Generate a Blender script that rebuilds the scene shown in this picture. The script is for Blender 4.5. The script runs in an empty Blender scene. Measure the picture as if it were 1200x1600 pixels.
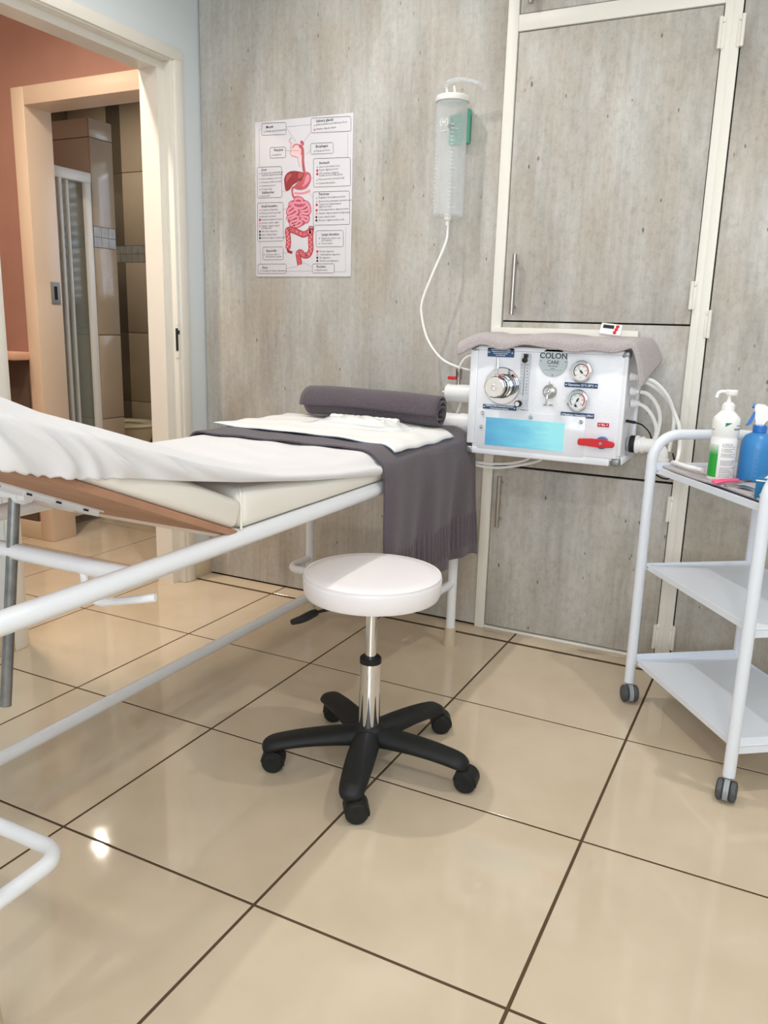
import bpy, bmesh, math, random
from mathutils import Vector, Matrix
random.seed(7)
PI = math.pi
SC = bpy.context.scene
COL = SC.collection

# ------------------------------------------------------------------ camera, world, lights, exposure
cam_d = bpy.data.cameras.new('camera')
cam = bpy.data.objects.new('camera', cam_d)
COL.objects.link(cam)
RT = Vector((0.8913562820, 0.4524890590, 0.0271593446))
UP = Vector((-0.1256962876, 0.1891549192, 0.9738690157))
FW = Vector((-0.4355277509, 0.8714780938, -0.2254806204))
cam.matrix_world = Matrix(((RT.x, UP.x, -FW.x, 0.78969), (RT.y, UP.y, -FW.y, -1.07666),
                           (RT.z, UP.z, -FW.z, 1.07193), (0, 0, 0, 1)))
cam_d.sensor_fit = 'HORIZONTAL'
cam_d.sensor_width = 36.0
cam_d.lens = 1261.42 / 1200 * 36
cam_d.clip_start = 0.02
SC.camera = cam
SC.view_settings.view_transform = 'Standard'
SC.view_settings.look = 'None'
SC.view_settings.gamma = 1.0
SC.view_settings.use_curve_mapping = False
SC.view_settings.exposure = -0.22
SC.cycles.max_bounces = 10
SC.cycles.diffuse_bounces = 8
SC.cycles.caustics_reflective = False
SC.cycles.caustics_refractive = False

w = bpy.data.worlds.new('sky')
SC.world = w
w.use_nodes = True
w.node_tree.nodes['Background'].inputs[0].default_value = (0.80, 0.90, 1.0, 1)
w.node_tree.nodes['Background'].inputs[1].default_value = 1.3


def lamp(name, loc, power, color, size, shape='DISK', target=None, sy=None, spread=None):
    d = bpy.data.lights.new(name, 'AREA')
    d.shape = shape
    d.size = size
    if sy:
        d.size_y = sy
    d.energy = power
    d.color = color
    if spread:
        d.spread = spread
    o = bpy.data.objects.new(name, d)
    COL.objects.link(o)
    o.location = loc
    if target:
        o.rotation_euler = (Vector(target) - Vector(loc)).to_track_quat('-Z', 'Y').to_euler()
    return o


NEUT = (1.0, 0.955, 0.90)
lamp('ceiling_and_fill_lamp', (-0.62, 0.75, 2.60), 12, NEUT, 0.05, spread=2.4)
lamp('ceiling_and_fill_lamp', (1.15, 0.75, 2.60), 9, NEUT, 0.06, spread=2.4)
lamp('ceiling_and_fill_lamp', (-0.45, -1.20, 2.60), 8, NEUT, 0.10)  # added frontal fill, no known fixture here
lamp('ceiling_and_fill_lamp', (1.15, -1.20, 2.60), 10, NEUT, 0.10)  # added frontal fill, likewise without a known fixture
lamp('passage_and_fill_lamp', (-1.68, 0.75, 2.50), 22, (1.0, 0.84, 0.66), 0.10, spread=2.6)
lamp('passage_and_fill_lamp', (-2.65, 0.45, 2.50), 12, (1.0, 0.84, 0.66), 0.10)  # added fill to brighten the passage floor and pink wall
lamp('bathroom_lamp', (-2.98, 2.36, 2.36), 9.0, (1.0, 0.90, 0.76), 0.035)
# daylight coming in through the treatment-room window and the bathroom window
lamp('window_daylight', (1.00, -2.46, 1.50), 50, (0.90, 0.95, 1.0), 1.6, 'RECTANGLE', (0.4, 1.6, 0.9), 1.4)
lamp('bathroom_daylight', (-1.65, 2.93, 1.65), 4, (0.9, 0.96, 1.0), 0.9, 'RECTANGLE', (-2.3, 2.0, 1.4), 1.0)


# ------------------------------------------------------------------ materials
def lin(c):
    return tuple((x / 12.92 if x <= 0.04045 else ((x + 0.055) / 1.055) ** 2.4) for x in [v / 255 for v in c]) + (1,)


def mat(name, rgb, rough=0.5, metal=0.0, spec=0.5, bump=0.0, bscale=300, vary=0.0, vscale=8, coat=0.0, sheen=0.0):
    m = bpy.data.materials.new(name)
    m.use_nodes = True
    nt = m.node_tree
    b = nt.nodes['Principled BSDF']
    b.inputs['Base Color'].default_value = lin(rgb)
    b.inputs['Roughness'].default_value = rough
    b.inputs['Metallic'].default_value = metal
    b.inputs['Specular IOR Level'].default_value = spec
    b.inputs['Coat Weight'].default_value = coat
    b.inputs['Sheen Weight'].default_value = sheen
    tc = None
    if bump or vary:
        tc = nt.nodes.new('ShaderNodeNewGeometry')
    if vary:
        n = nt.nodes.new('ShaderNodeTexNoise')
        n.inputs['Scale'].default_value = vscale
        n.inputs['Detail'].default_value = 5
        nt.links.new(tc.outputs['Position'], n.inputs['Vector'])
        r = nt.nodes.new('ShaderNodeValToRGB')
        c = lin(rgb)
        r.color_ramp.elements[0].position = 0.3
        r.color_ramp.elements[1].position = 0.7
        r.color_ramp.elements[0].color = tuple(max(0, x * (1 - vary)) for x in c[:3]) + (1,)
        r.color_ramp.elements[1].color = tuple(min(1, x * (1 + vary)) for x in c[:3]) + (1,)
        nt.links.new(n.outputs['Fac'], r.inputs['Fac'])
        nt.links.new(r.outputs['Color'], b.inputs['Base Color'])
    if bump:
        n = nt.nodes.new('ShaderNodeTexNoise')
        n.inputs['Scale'].default_value = bscale
        n.inputs['Detail'].default_value = 3
        nt.links.new(tc.outputs['Position'], n.inputs['Vector'])
        bp = nt.nodes.new('ShaderNodeBump')
        bp.inputs['Strength'].default_value = bump
        bp.inputs['Distance'].default_value = 0.002
        nt.links.new(n.outputs['Fac'], bp.inputs['Height'])
        nt.links.new(bp.outputs['Normal'], b.inputs['Normal'])
    return m


def concrete(name):
    m = bpy.data.materials.new(name)
    m.use_nodes = True
    nt = m.node_tree
    N, L = nt.nodes.new, nt.links.new
    b = nt.nodes['Principled BSDF']
    b.inputs['Roughness'].default_value = 0.42
    b.inputs['Specular IOR Level'].default_value = 0.35
    g = N('ShaderNodeNewGeometry')
    oi = N('ShaderNodeObjectInfo')
    off = N('ShaderNodeVectorMath')
    off.operation = 'ADD'
    mul = N('ShaderNodeVectorMath')
    mul.operation = 'SCALE'
    mul.inputs['Scale'].default_value = 3.7
    cx = N('ShaderNodeCombineXYZ')
    L(oi.outputs['Random'], cx.inputs['X'])
    L(oi.outputs['Random'], cx.inputs['Z'])
    L(cx.outputs[0], mul.inputs[0])
    L(g.outputs['Position'], off.inputs[0])
    L(mul.outputs[0], off.inputs[1])

    def noise(sx, sz, scale, detail, rough=0.55):
        mp = N('ShaderNodeMapping')
        mp.inputs['Scale'].default_value = (sx, sx, sz)
        L(off.outputs[0], mp.inputs['Vector'])
        n = N('ShaderNodeTexNoise')
        n.inputs['Scale'].default_value = scale
        n.inputs['Detail'].default_value = detail
        n.inputs['Roughness'].default_value = rough
        L(mp.outputs[0], n.inputs['Vector'])
        return n.outputs['Fac']

    def ramp(src, stops):
        r = N('ShaderNodeValToRGB')
        e = r.color_ramp.elements
        e[0].position, e[0].color = stops[0][0], stops[0][1]
        e[1].position, e[1].color = stops[-1][0], stops[-1][1]
        for p, c in stops[1:-1]:
            x = e.new(p)
            x.color = c
        L(src, r.inputs['Fac'])
        return r.outputs['Color']

    def mix(a, bb, fac, mode='MIX'):
        x = N('ShaderNodeMixRGB')
        x.blend_type = mode
        for s, i in ((fac, 0), (a, 1), (bb, 2)):
            if hasattr(s, 'links') or hasattr(s, 'is_linked'):
                L(s, x.inputs[i])
            else:
                x.inputs[i].default_value = s
        return x.outputs[0]
    base = ramp(noise(1, 0.30, 5.2, 9, 0.62), [(0.30, lin((158, 153, 147))), (0.45, lin((183, 180, 174))),
                                              (0.57, lin((196, 194, 189))), (0.72, lin((212, 210, 205)))])
    warm = ramp(noise(1, 0.4, 5.0, 6, 0.6), [(0.44, (0, 0, 0, 1)), (0.72, (0.85, 0.85, 0.85, 1))])
    c = mix(base, lin((178, 166, 150)), warm)
    cool = ramp(noise(1.6, 0.3, 4.0, 6, 0.6), [(0.52, (0, 0, 0, 1)), (0.75, (0.6, 0.6, 0.6, 1))])
    c = mix(c, lin((186, 188, 186)), cool)
    streak = ramp(noise(60, 2.2, 1.0, 5, 0.7), [(0.25, (0.87, 0.86, 0.85, 1)), (0.6, (1.04, 1.04, 1.04, 1))])
    c = mix(c, streak, 1.0, 'MULTIPLY')
    grain = ramp(noise(60, 42, 1.0, 8, 0.8), [(0.32, (0.80, 0.79, 0.77, 1)), (0.50, (0.99, 0.99, 0.99, 1)), (0.72, (1.09, 1.09, 1.09, 1))])
    c = mix(c, grain, 1.0, 'MULTIPLY')
    # pits, a few mm, longer than wide
    mp = N('ShaderNodeMapping')
    mp.inputs['Scale'].default_value = (36, 36, 14)
    L(off.outputs[0], mp.inputs['Vector'])
    vo = N('ShaderNodeTexVoronoi')
    vo.inputs['Scale'].default_value = 1.0
    L(mp.outputs[0], vo.inputs['Vector'])
    mr = N('ShaderNodeMapRange')
    mr.inputs['From Min'].default_value = 0.05
    mr.inputs['From Max'].default_value = 0.13
    mr.inputs['To Min'].default_value = 1.0
    mr.inputs['To Max'].default_value = 0.0
    wob = N('ShaderNodeMath')
    wob.operation = 'MULTIPLY_ADD'
    wob.inputs[1].default_value = 0.22
    L(noise(90, 40, 1.0, 3), wob.inputs[0])
    sb2 = N('ShaderNodeMath')
    sb2.operation = 'SUBTRACT'
    sb2.inputs[1].default_value = 0.10
    L(vo.outputs['Distance'], sb2.inputs[0])
    L(sb2.outputs[0], wob.inputs[2])
    L(wob.outputs[0], mr.inputs['Value'])
    msk = ramp(noise(1, 1, 11.0, 2), [(0.50, (0, 0, 0, 1)), (0.56, (1, 1, 1, 1))])
    pit = N('ShaderNodeMath')
    pit.operation = 'MULTIPLY'
    L(mr.outputs[0], pit.inputs[0])
    L(msk, pit.inputs[1])
    c = mix(c, lin((104, 96, 86)), pit.outputs[0])
    L(c, b.inputs['Base Color'])
    return m


def floor_tile_mat():
    m = bpy.data.materials.new('cream_porcelain')
    m.use_nodes = True
    nt = m.node_tree
    N, L = nt.nodes.new, nt.links.new
    b = nt.nodes['Principled BSDF']
    b.inputs['Specular IOR Level'].default_value = 0.5
    g = N('ShaderNodeNewGeometry')
    n = N('ShaderNodeTexNoise')
    n.inputs['Scale'].default_value = 5
    n.inputs['Detail'].default_value = 6
    L(g.outputs['Position'], n.inputs['Vector'])
    r = N('ShaderNodeValToRGB')
    r.color_ramp.elements[0].position = 0.3
    r.color_ramp.elements[1].position = 0.7
    r.color_ramp.elements[0].color = lin((196, 179, 155))
    r.color_ramp.elements[1].color = lin((206, 190, 167))
    L(n.outputs['Fac'], r.inputs['Fac'])
    L(r.outputs['Color'], b.inputs['Base Color'])
    n2 = N('ShaderNodeTexNoise')
    n2.inputs['Scale'].default_value = 30
    n2.inputs['Detail'].default_value = 4
    L(g.outputs['Position'], n2.inputs['Vector'])
    mr = N('ShaderNodeMapRange')
    mr.inputs['To Min'].default_value = 0.035
    mr.inputs['To Max'].default_value = 0.085
    L(n2.outputs['Fac'], mr.inputs['Value'])
    L(mr.outputs[0], b.inputs['Roughness'])
    return m


def clear(name, tint, amount=0.7, rough=0.1):
    """thin clear plastic or glass: mostly transparent with a glossy, slightly milky film"""
    m = bpy.data.materials.new(name)
    m.use_nodes = True
    nt = m.node_tree
    N, L = nt.nodes.new, nt.links.new
    b = nt.nodes['Principled BSDF']
    b.inputs['Base Color'].default_value = lin(tint)
    b.inputs['Roughness'].default_value = rough
    t = N('ShaderNodeBsdfTransparent')
    mx = N('ShaderNodeMixShader')
    fr = N('ShaderNodeLayerWeight')
    fr.inputs['Blend'].default_value = 0.35
    mr = N('ShaderNodeMapRange')
    mr.inputs['To Min'].default_value = 1 - amount
    mr.inputs['To Max'].default_value = min(1.0, 1 - amount + 0.55)
    L(fr.outputs['Facing'], mr.inputs['Value'])
    L(mr.outputs[0], mx.inputs[0])
    L(t.outputs[0], mx.inputs[1])
    L(b.outputs[0], mx.inputs[2])
    L(mx.outputs[0], nt.nodes['Material Output'].inputs['Surface'])
    return m


def screen_mat():
    m = bpy.data.materials.new('lit_blue_water_tube')
    m.use_nodes = True
    nt = m.node_tree
    N, L = nt.nodes.new, nt.links.new
    b = nt.nodes['Principled BSDF']
    b.inputs['Roughness'].default_value = 0.25
    b.inputs['Base Color'].default_value = lin((18, 40, 54))
    g = N('ShaderNodeNewGeometry')
    mp = N('ShaderNodeMapping')
    mp.inputs['Scale'].default_value = (1, 1, 4.5)
    L(g.outputs['Position'], mp.inputs['Vector'])
    n = N('ShaderNodeTexNoise')
    n.inputs['Scale'].default_value = 9
    n.inputs['Detail'].default_value = 3
    L(mp.outputs[0], n.inputs['Vector'])
    sx = N('ShaderNodeSeparateXYZ')
    L(g.outputs['Position'], sx.inputs[0])
    a = N('ShaderNodeMapRange')
    a.inputs['From Min'].default_value = -0.08
    a.inputs['From Max'].default_value = 0.14
    L(sx.outputs['X'], a.inputs['Value'])
    md = N('ShaderNodeMath')
    md.operation = 'MULTIPLY_ADD'
    md.inputs[1].default_value = 0.55
    L(n.outputs['Fac'], md.inputs[0])
    ad = N('ShaderNodeMath')
    ad.operation = 'MULTIPLY'
    ad.inputs[1].default_value = 0.65
    L(a.outputs[0], ad.inputs[0])
    L(ad.outputs[0], md.inputs[2])
    r = N('ShaderNodeValToRGB')
    e = r.color_ramp.elements
    e[0].position, e[0].color = 0.20, lin((96, 170, 212))
    e[1].position, e[1].color = 0.95, lin((168, 246, 250))
    x = e.new(0.60)
    x.color = lin((120, 205, 232))
    L(md.outputs[0], r.inputs['Fac'])
    L(r.outputs['Color'], b.inputs['Emission Color'])
    b.inputs['Emission Strength'].default_value = 1.0
    return m


def emit(name, rgb, s):
    m = mat(name, rgb)
    b = m.node_tree.nodes['Principled BSDF']
    b.inputs['Emission Color'].default_value = lin(rgb)
    b.inputs['Emission Strength'].default_value = s
    return m


def green_fade():
    m = mat('green_label_fade', (40, 160, 60), 0.35)
    nt = m.node_tree
    N, L = nt.nodes.new, nt.links.new
    g = N('ShaderNodeNewGeometry')
    s = N('ShaderNodeSeparateXYZ')
    L(g.outputs['Position'], s.inputs[0])
    a = N('ShaderNodeMapRange')
    a.inputs['From Min'].default_value = 0.78
    a.inputs['From Max'].default_value = 0.812
    L(s.outputs['Z'], a.inputs['Value'])
    r = N('ShaderNodeValToRGB')
    r.color_ramp.elements[0].color = lin((44, 162, 60))
    r.color_ramp.elements[1].color = lin((238, 242, 240))
    L(a.outputs[0], r.inputs['Fac'])
    L(r.outputs['Color'], nt.nodes['Principled BSDF'].inputs['Base Color'])
    return m


CONC = concrete('concrete_look_laminate')
TILE = floor_tile_mat()
GROUT = mat('brown_grout', (88, 71, 54), 0.95, spec=0.1)
WALLP = mat('pale_blue_grey_paint', (212, 219, 223), 0.6, bump=0.1, bscale=120)
CEILP = mat('ceiling_white', (238, 238, 234), 0.8)
TRIMW = mat('cream_gloss_paint', (226, 222, 213), 0.35, bump=0.08, bscale=40)
CABW = mat('white_cupboard_frame', (233, 230, 221), 0.4, bump=0.1, bscale=60)
PINK = mat('terracotta_pink_paint', (168, 126, 112), 0.6, vary=0.04)
DKBR = mat('ledge_shade_brown', (92, 78, 68), 0.6)  # shade below the passage ledge, put into the colour
BTILE = mat('beige_wall_tile', (176, 160, 138), 0.12, vary=0.05, vscale=4)
BGROUT = mat('wall_tile_grout', (112, 96, 76), 0.9)
MOSA = mat('grey_mosaic', (150, 146, 140), 0.2, vary=0.15, vscale=20)
SKIRT = mat('beige_skirting_tile', (205, 190, 165), 0.2)
WHT = mat('white_enamel_steel', (232, 234, 238), 0.28, coat=0.2)
TRW = mat('white_powder_coat', (226, 231, 240), 0.35)
VINYL = mat('cream_vinyl', (236, 231, 222), 0.38, bump=0.12, bscale=180)
SEATV = mat('white_leatherette', (234, 229, 231), 0.33, bump=0.1, bscale=260)
SHEET = mat('white_stretch_cotton', (223, 221, 223), 0.85, bump=0.06, bscale=500)
PLY = mat('brown_plywood', (172, 128, 100), 0.6, vary=0.12, vscale=14)
GALV = mat('galvanised_steel', (140, 142, 142), 0.42, 0.8, vary=0.25, vscale=30)
CHROME = mat('chrome', (225, 226, 228), 0.07, 1.0)
STEEL = mat('brushed_steel', (176, 172, 166), 0.3, 1.0)
BLKP = mat('black_plastic', (24, 26, 26), 0.55, bump=0.05, spec=0.35)
BLK = mat('black_print', (44, 44, 50), 0.6)
CHT = mat('chart_ink', (84, 82, 88), 0.6)
GRYP = mat('dark_grey_rubber', (72, 74, 78), 0.5)
LGRY = mat('grey_plastic', (148, 152, 156), 0.4)
TOWEL = mat('charcoal_plum_terry', (84, 74, 82), 0.95, bump=1.0, bscale=420, vary=0.3, vscale=300, sheen=0.25)
TOWEL2 = mat('mauve_grey_terry', (180, 171, 172), 0.95, bump=1.0, bscale=380, vary=0.16, vscale=280, sheen=0.2)
PAD = mat('white_underpad', (234, 233, 232), 0.8, bump=0.5, bscale=90)
PADB = mat('blue_pad_backing', (150, 172, 196), 0.5)
FILM = clear('clear_film', (240, 244, 246), 0.62, 0.12)
CLEAR = clear('clear_acrylic', (226, 232, 236), 0.80, 0.15)
GLASS = clear('shower_glass', (170, 180, 170), 0.80, 0.05)
CAP = mat('milky_plastic', (238, 238, 234), 0.35)
GREEN = mat('green_plastic', (96, 178, 152), 0.4)
GREEND = mat('dark_green_plastic', (40, 92, 80), 0.4)
CASE = mat('white_textured_case', (238, 240, 247), 0.3, bump=0.35, bscale=260)
ALU = mat('aluminium_profile', (236, 238, 244), 0.35, 0.0)
CORN = mat('grey_corner_cap', (150, 152, 154), 0.35, 0.6)
NAVY = mat('navy_label', (44, 80, 122), 0.35)
PVC = mat('white_pvc', (244, 244, 243), 0.3)
HOSE = mat('white_hose', (243, 243, 242), 0.35)
RED = mat('red_plastic', (205, 38, 48), 0.35)
REDT = mat('red_label', (196, 40, 66), 0.35)
BLUEH = mat('blue_grey_hub', (86, 104, 150), 0.4)
WPR = mat('white_print', (246, 248, 250), 0.5)
SCREEN = screen_mat()
MILKW = mat('mirror_badge', (196, 208, 214), 0.12, 0.75)
DIAL = mat('dial_white', (232, 234, 234), 0.4)
PINKP = mat('pink_plastic', (232, 92, 132), 0.35)
BLUEP = mat('blue_plastic', (58, 136, 200), 0.38)
BLUET = mat('blue_trigger', (44, 116, 200), 0.35)
BOTW = mat('white_bottle', (242, 243, 242), 0.3)
GFADE = green_fade()
GRN = mat('green_print', (40, 130, 96), 0.5)
BOXB = mat('blue_carton', (24, 110, 158), 0.45)
TOILET = mat('cream_ceramic', (240, 231, 202), 0.15)
SHF = mat('shower_white_frame', (232, 232, 226), 0.3)
POST = mat('poster_white', (222, 219, 224), 0.35)
DARK = mat('dark_void', (20, 18, 16), 0.8)
LCD = mat('lcd_dark', (40, 46, 46), 0.2)
LIVER = mat('liver_red', (150, 52, 58), 0.5, vary=0.25, vscale=30)
LIVER2 = mat('liver_light', (186, 92, 92), 0.5)
STOM = mat('stomach_pink', (196, 96, 104), 0.5, vary=0.2, vscale=40)
SMI = mat('small_bowel_pink', (232, 150, 166), 0.5)
SMID = mat('small_bowel_outline', (192, 84, 108), 0.5)
LGI = mat('large_bowel_red', (204, 84, 92), 0.5)
LGID = mat('large_bowel_outline', (150, 40, 54), 0.5)
PALEP = mat('pale_pink', (240, 206, 206), 0.5)
GREYL = mat('grey_print_line', (150, 148, 152), 0.6)


# ------------------------------------------------------------------ mesh helpers
def box(b, x0, x1, y0, y1, z0, z1, bev=0.0, seg=2):
    vs = [b.verts.new((x, y, z)) for x in (x0, x1) for y in (y0, y1) for z in (z0, z1)]
    F = [b.faces.new([vs[i] for i in f]) for f in ((0, 1, 3, 2), (4, 6, 7, 5), (0, 4, 5, 1), (2, 3, 7, 6), (0, 2, 6, 4), (1, 5, 7, 3))]
    if bev:
        es = list({e for f in F for e in f.edges})
        bmesh.ops.bevel(b, geom=es, offset=bev, segments=seg, affect='EDGES', profile=0.5)
    return F


def smooth_path(pts, n=6):
    P = [Vector(p) for p in pts]
    if len(P) < 3:
        return P
    out = []
    for i in range(len(P) - 1):
        p0 = P[i - 1] if i else P[0] * 2 - P[1]
        p1, p2 = P[i], P[i + 1]
        p3 = P[i + 2] if i + 2 < len(P) else P[-1] * 2 - P[-2]
        for k in range(n):
            t = k / n
            out.append(0.5 * ((2 * p1) + (p2 - p0) * t + (2 * p0 - 5 * p1 + 4 * p2 - p3) * t * t + (3 * p1 - p0 - 3 * p2 + p3) * t ** 3))
    out.append(P[-1])
    return out


def fillet(pts, r, n=6):
    """polyline with rounded corners"""
    P = [Vector(p) for p in pts]
    out = [P[0]]
    for i in range(1, len(P) - 1):
        a, c, d = P[i - 1], P[i], P[i + 1]
        u, v = (a - c).normalized(), (d - c).normalized()
        ang = u.angle(v)
        t = min(r / math.tan(ang / 2), (a - c).length * 0.49, (d - c).length * 0.49)
        rr = t * math.tan(ang / 2)
        cen = c + (u + v).normalized() * (rr / math.sin(ang / 2))
        s, e = c + u * t - cen, c + v * t - cen
        tot = s.angle(e)
        ax = s.cross(e).normalized()
        for k in range(n + 1):
            out.append(cen + Matrix.Rotation(tot * k / n, 3, ax) @ s)
    out.append(P[-1])
    return out


def tube(b, path, r, seg=12, cap=True, radii=None):
    P = [Vector(p) for p in path]
    n = len(P)
    T = [(P[min(i + 1, n - 1)] - P[max(i - 1, 0)]).normalized() for i in range(n)]
    nn = T[0].orthogonal().normalized()
    rings = []
    for i in range(n):
        nn = (nn - T[i] * nn.dot(T[i]))
        nn = nn.normalized() if nn.length > 1e-6 else T[i].orthogonal().normalized()
        bb = T[i].cross(nn)
        rr = radii[i] if radii else r
        rings.append([b.verts.new(P[i] + (nn * math.cos(2 * PI * k / seg) + bb * math.sin(2 * PI * k / seg)) * rr) for k in range(seg)])
    for i in range(n - 1):
        for k in range(seg):
            b.faces.new((rings[i][k], rings[i][(k + 1) % seg], rings[i + 1][(k + 1) % seg], rings[i + 1][k]))
    if cap:
        b.faces.new(rings[0][::-1])
        b.faces.new(rings[-1])


def lathe(b, prof, cen=(0, 0, 0), axis='Z', seg=28, scale=(1, 1)):
    """prof: list of (radius, height); closed at ends where radius is 0"""
    cen = Vector(cen)

    def P(r, h, a):
        x, y = r * math.cos(a) * scale[0], r * math.sin(a) * scale[1]
        if axis == 'Z':
            return cen + Vector((x, y, h))
        if axis == 'X':
            return cen + Vector((h, x, y))
        return cen + Vector((x, -h, y))     # Y axis, heights pointing to -Y
    rings = []
    for r, h in prof:
        if r < 1e-6:
            rings.append([b.verts.new(P(0, h, 0))])
        else:
            rings.append([b.verts.new(P(r, h, 2 * PI * k / seg)) for k in range(seg)])
    for A, B in zip(rings, rings[1:]):
        for k in range(seg):
            k2 = (k + 1) % seg
            if len(A) == 1 and len(B) == 1:
                continue
            if len(A) == 1:
                b.faces.new((A[0], B[k2], B[k]))
            elif len(B) == 1:
                b.faces.new((A[k], A[k2], B[0]))
            else:
                b.faces.new((A[k], A[k2], B[k2], B[k]))


def disc(b, cen, r, h, axis='Y', seg=28, bev=0.0):
    if bev:
        lathe(b, [(0, 0), (r, 0), (r, h - bev), (r - bev, h), (0, h)], cen, axis, seg)
    else:
        lathe(b, [(0, 0), (r, 0), (r, h), (0, h)], cen, axis, seg)


def grid(b, f, nu, nv):
    V = [[b.verts.new(f(i / nu, j / nv)) for j in range(nv + 1)] for i in range(nu + 1)]
    for i in range(nu):
        for j in range(nv):
            b.faces.new((V[i][j], V[i + 1][j], V[i + 1][j + 1], V[i][j + 1]))
    return V


def prism(b, poly, axis, d0, d1):
    """extrude a 2-D polygon; axis 'X': poly=(y,z), 'Y': (x,z), 'Z': (x,y)"""
    def P(p, d):
        return {'X': (d, p[0], p[1]), 'Y': (p[0], d, p[1]), 'Z': (p[0], p[1], d)}[axis]
    A = [b.verts.new(P(p, d0)) for p in poly]
    B = [b.verts.new(P(p, d1)) for p in poly]
    n = len(poly)
    b.faces.new(A)
    b.faces.new(B[::-1])
    for i in range(n):
        b.faces.new((A[i], B[i], B[(i + 1) % n], A[(i + 1) % n]))


def BM():
    return bmesh.new()


def wloc(o):
    v = Vector((0, 0, 0))
    while o:
        v += Vector(o.location)
        o = o.parent
    return v


def obj(name, b, m, parent=None, loc=None, local=False, smooth=35, solid=0.0, sub=0, label=None, kind=None):
    """link a bmesh as ONE mesh object; geometry is in world axes unless local=True"""
    bmesh.ops.recalc_face_normals(b, faces=b.faces)
    org = Vector(loc) if loc is not None else Vector((0, 0, 0))
    if not local:
        base = wloc(parent) if parent else org
        if loc is not None and parent:
            base = org
        bmesh.ops.translate(b, verts=b.verts, vec=-base)
    me = bpy.data.meshes.new(name)
    b.to_mesh(me)
    b.free()
    me.materials.append(m)
    if smooth:
        me.shade_smooth()
        me.set_sharp_from_angle(angle=math.radians(smooth))
    o = bpy.data.objects.new(name, me)
    COL.objects.link(o)
    if parent:
        o.parent = parent
        if loc is not None:
            o.location = org if local else org - wloc(parent)
    else:
        o.location = org
    if solid:
        s = o.modifiers.new('thickness', 'SOLIDIFY')
        s.thickness = solid
        s.offset = -1
    if sub:
        s = o.modifiers.new('subdivision', 'SUBSURF')
        s.levels = s.render_levels = sub
    if label:
        o['label'] = label
    if kind:
        o['kind'] = kind
    return o


def thing(name, label, cat, loc=(0, 0, 0), rz=0.0, group=None):
    o = bpy.data.objects.new(name, None)
    o.empty_display_size = 0.05
    COL.objects.link(o)
    o.location = loc
    o.rotation_euler = (0, 0, rz)
    o['label'] = label
    o['category'] = cat
    if group:
        o['group'] = group
    return o


def tag(o, label, cat, group=None):
    o['label'] = label
    o['category'] = cat
    if group:
        o['group'] = group
    return o


def struct(name, b, m, parent=None, **k):
    o = obj(name, b, m, parent, **k)
    if not parent:
        o['kind'] = 'structure'
    return o


def boxes(*bs, bev=0.0):
    b = BM()
    for q in bs:
        box(b, *q, bev=bev)
    return b


def copy_part(src, parent, loc, rot=None):
    c = src.copy()
    COL.objects.link(c)
    c.parent = parent
    c.location = loc
    if rot is not None:
        c.rotation_euler = rot
    for ch in src.children:
        d = ch.copy()
        COL.objects.link(d)
        d.parent = c
    return c


def text_bm(b, s, size, M, align='LEFT', depth=0.0, bold=0.0, res=2):
    """append lettering to a bmesh; M maps text plane (x right, y up, z out) to the world"""
    cu = bpy.data.curves.new('lettering', 'FONT')
    cu.body = s
    cu.size = size
    cu.align_x = align
    cu.align_y = 'CENTER'
    cu.resolution_u = res
    cu.offset = bold
    cu.extrude = depth
    o = bpy.data.objects.new('lettering_source', cu)
    me = bpy.data.meshes.new_from_object(o)
    me.transform(M)
    b.from_mesh(me)
    bpy.data.objects.remove(o)
    bpy.data.meshes.remove(me)
    bpy.data.curves.remove(cu)


def facing(x, y, z, tilt=0.0):
    """text plane on a vertical face looking to -Y"""
    return Matrix.Translation((x, y, z)) @ Matrix.Rotation(PI / 2, 4, 'X') @ Matrix.Rotation(tilt, 4, 'Z')


# ================================================================== SETTING
WY, WX = 1.600, -1.388          # back wall plane, left wall plane
fl = struct('floor', boxes((-4.0, 2.0, -2.5, 3.5, -0.05, -0.0010)), GROUT)
b = BM()
box(b, -0.2468, 0.2468, -0.2468, 0.2468, -0.01, 0.0, bev=0.0007, seg=1)
t0 = None
for i in range(-7, 4):
    for j in range(-5, 6):
        c = (i * 0.5 + 0.25, j * 0.5 + 0.25, 0.0)
        if j in (3, 4, 5) and i >= -3:
            continue
        if i < -3 and j < 0:
            continue
        if t0 is None:
            t0 = obj('tile', b, TILE, fl, loc=c, local=True)
        else:
            copy_part(t0, fl, c)
# cut row along the back wall (the joint lies 87 mm from the wall)
b = BM()
box(b, -0.2468, 0.2468, -0.0410, 0.046, -0.01, 0.0, bev=0.0007, seg=1)
t1 = None
for i in range(-3, 4):
    c = (i * 0.5 + 0.25, 1.556, 0)
    t1 = obj('cut_tile', b, TILE, fl, loc=c, local=True) if t1 is None else copy_part(t1, fl, c)

struct('ceiling', boxes((-4.0, 2.0, -2.5, 3.5, 2.65, 2.75)), CEILP)

# back wall with its laminate boards
wb = struct('wall_back', boxes((-1.50, 2.0, WY + 0.03, WY + 0.12, 0, 2.65)), WALLP)
for x0, x1 in ((-1.382, -0.162),):
    obj('panel', boxes((x0, x1, WY, WY + 0.03, 0.006, 2.65), bev=0.002), CONC, wb)
obj('shadow_gap', boxes((-1.388, -1.38, WY + 0.012, WY + 0.03, 0, 2.65), (-1.388, -0.16, WY + 0.014, WY + 0.03, 0, 0.008)), DARK, wb)

# left wall: solid pieces round the door opening Y 0.60..1.49, z 0..2.02
struct('wall_left', boxes((WX - 0.11, WX, -2.5, 0.60, 0, 2.65), (WX - 0.11, WX, 1.487, WY + 0.12, 0, 2.65),
                          (WX - 0.11, WX, 0.60, 1.487, 2.02, 2.65)), WALLP)
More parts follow.
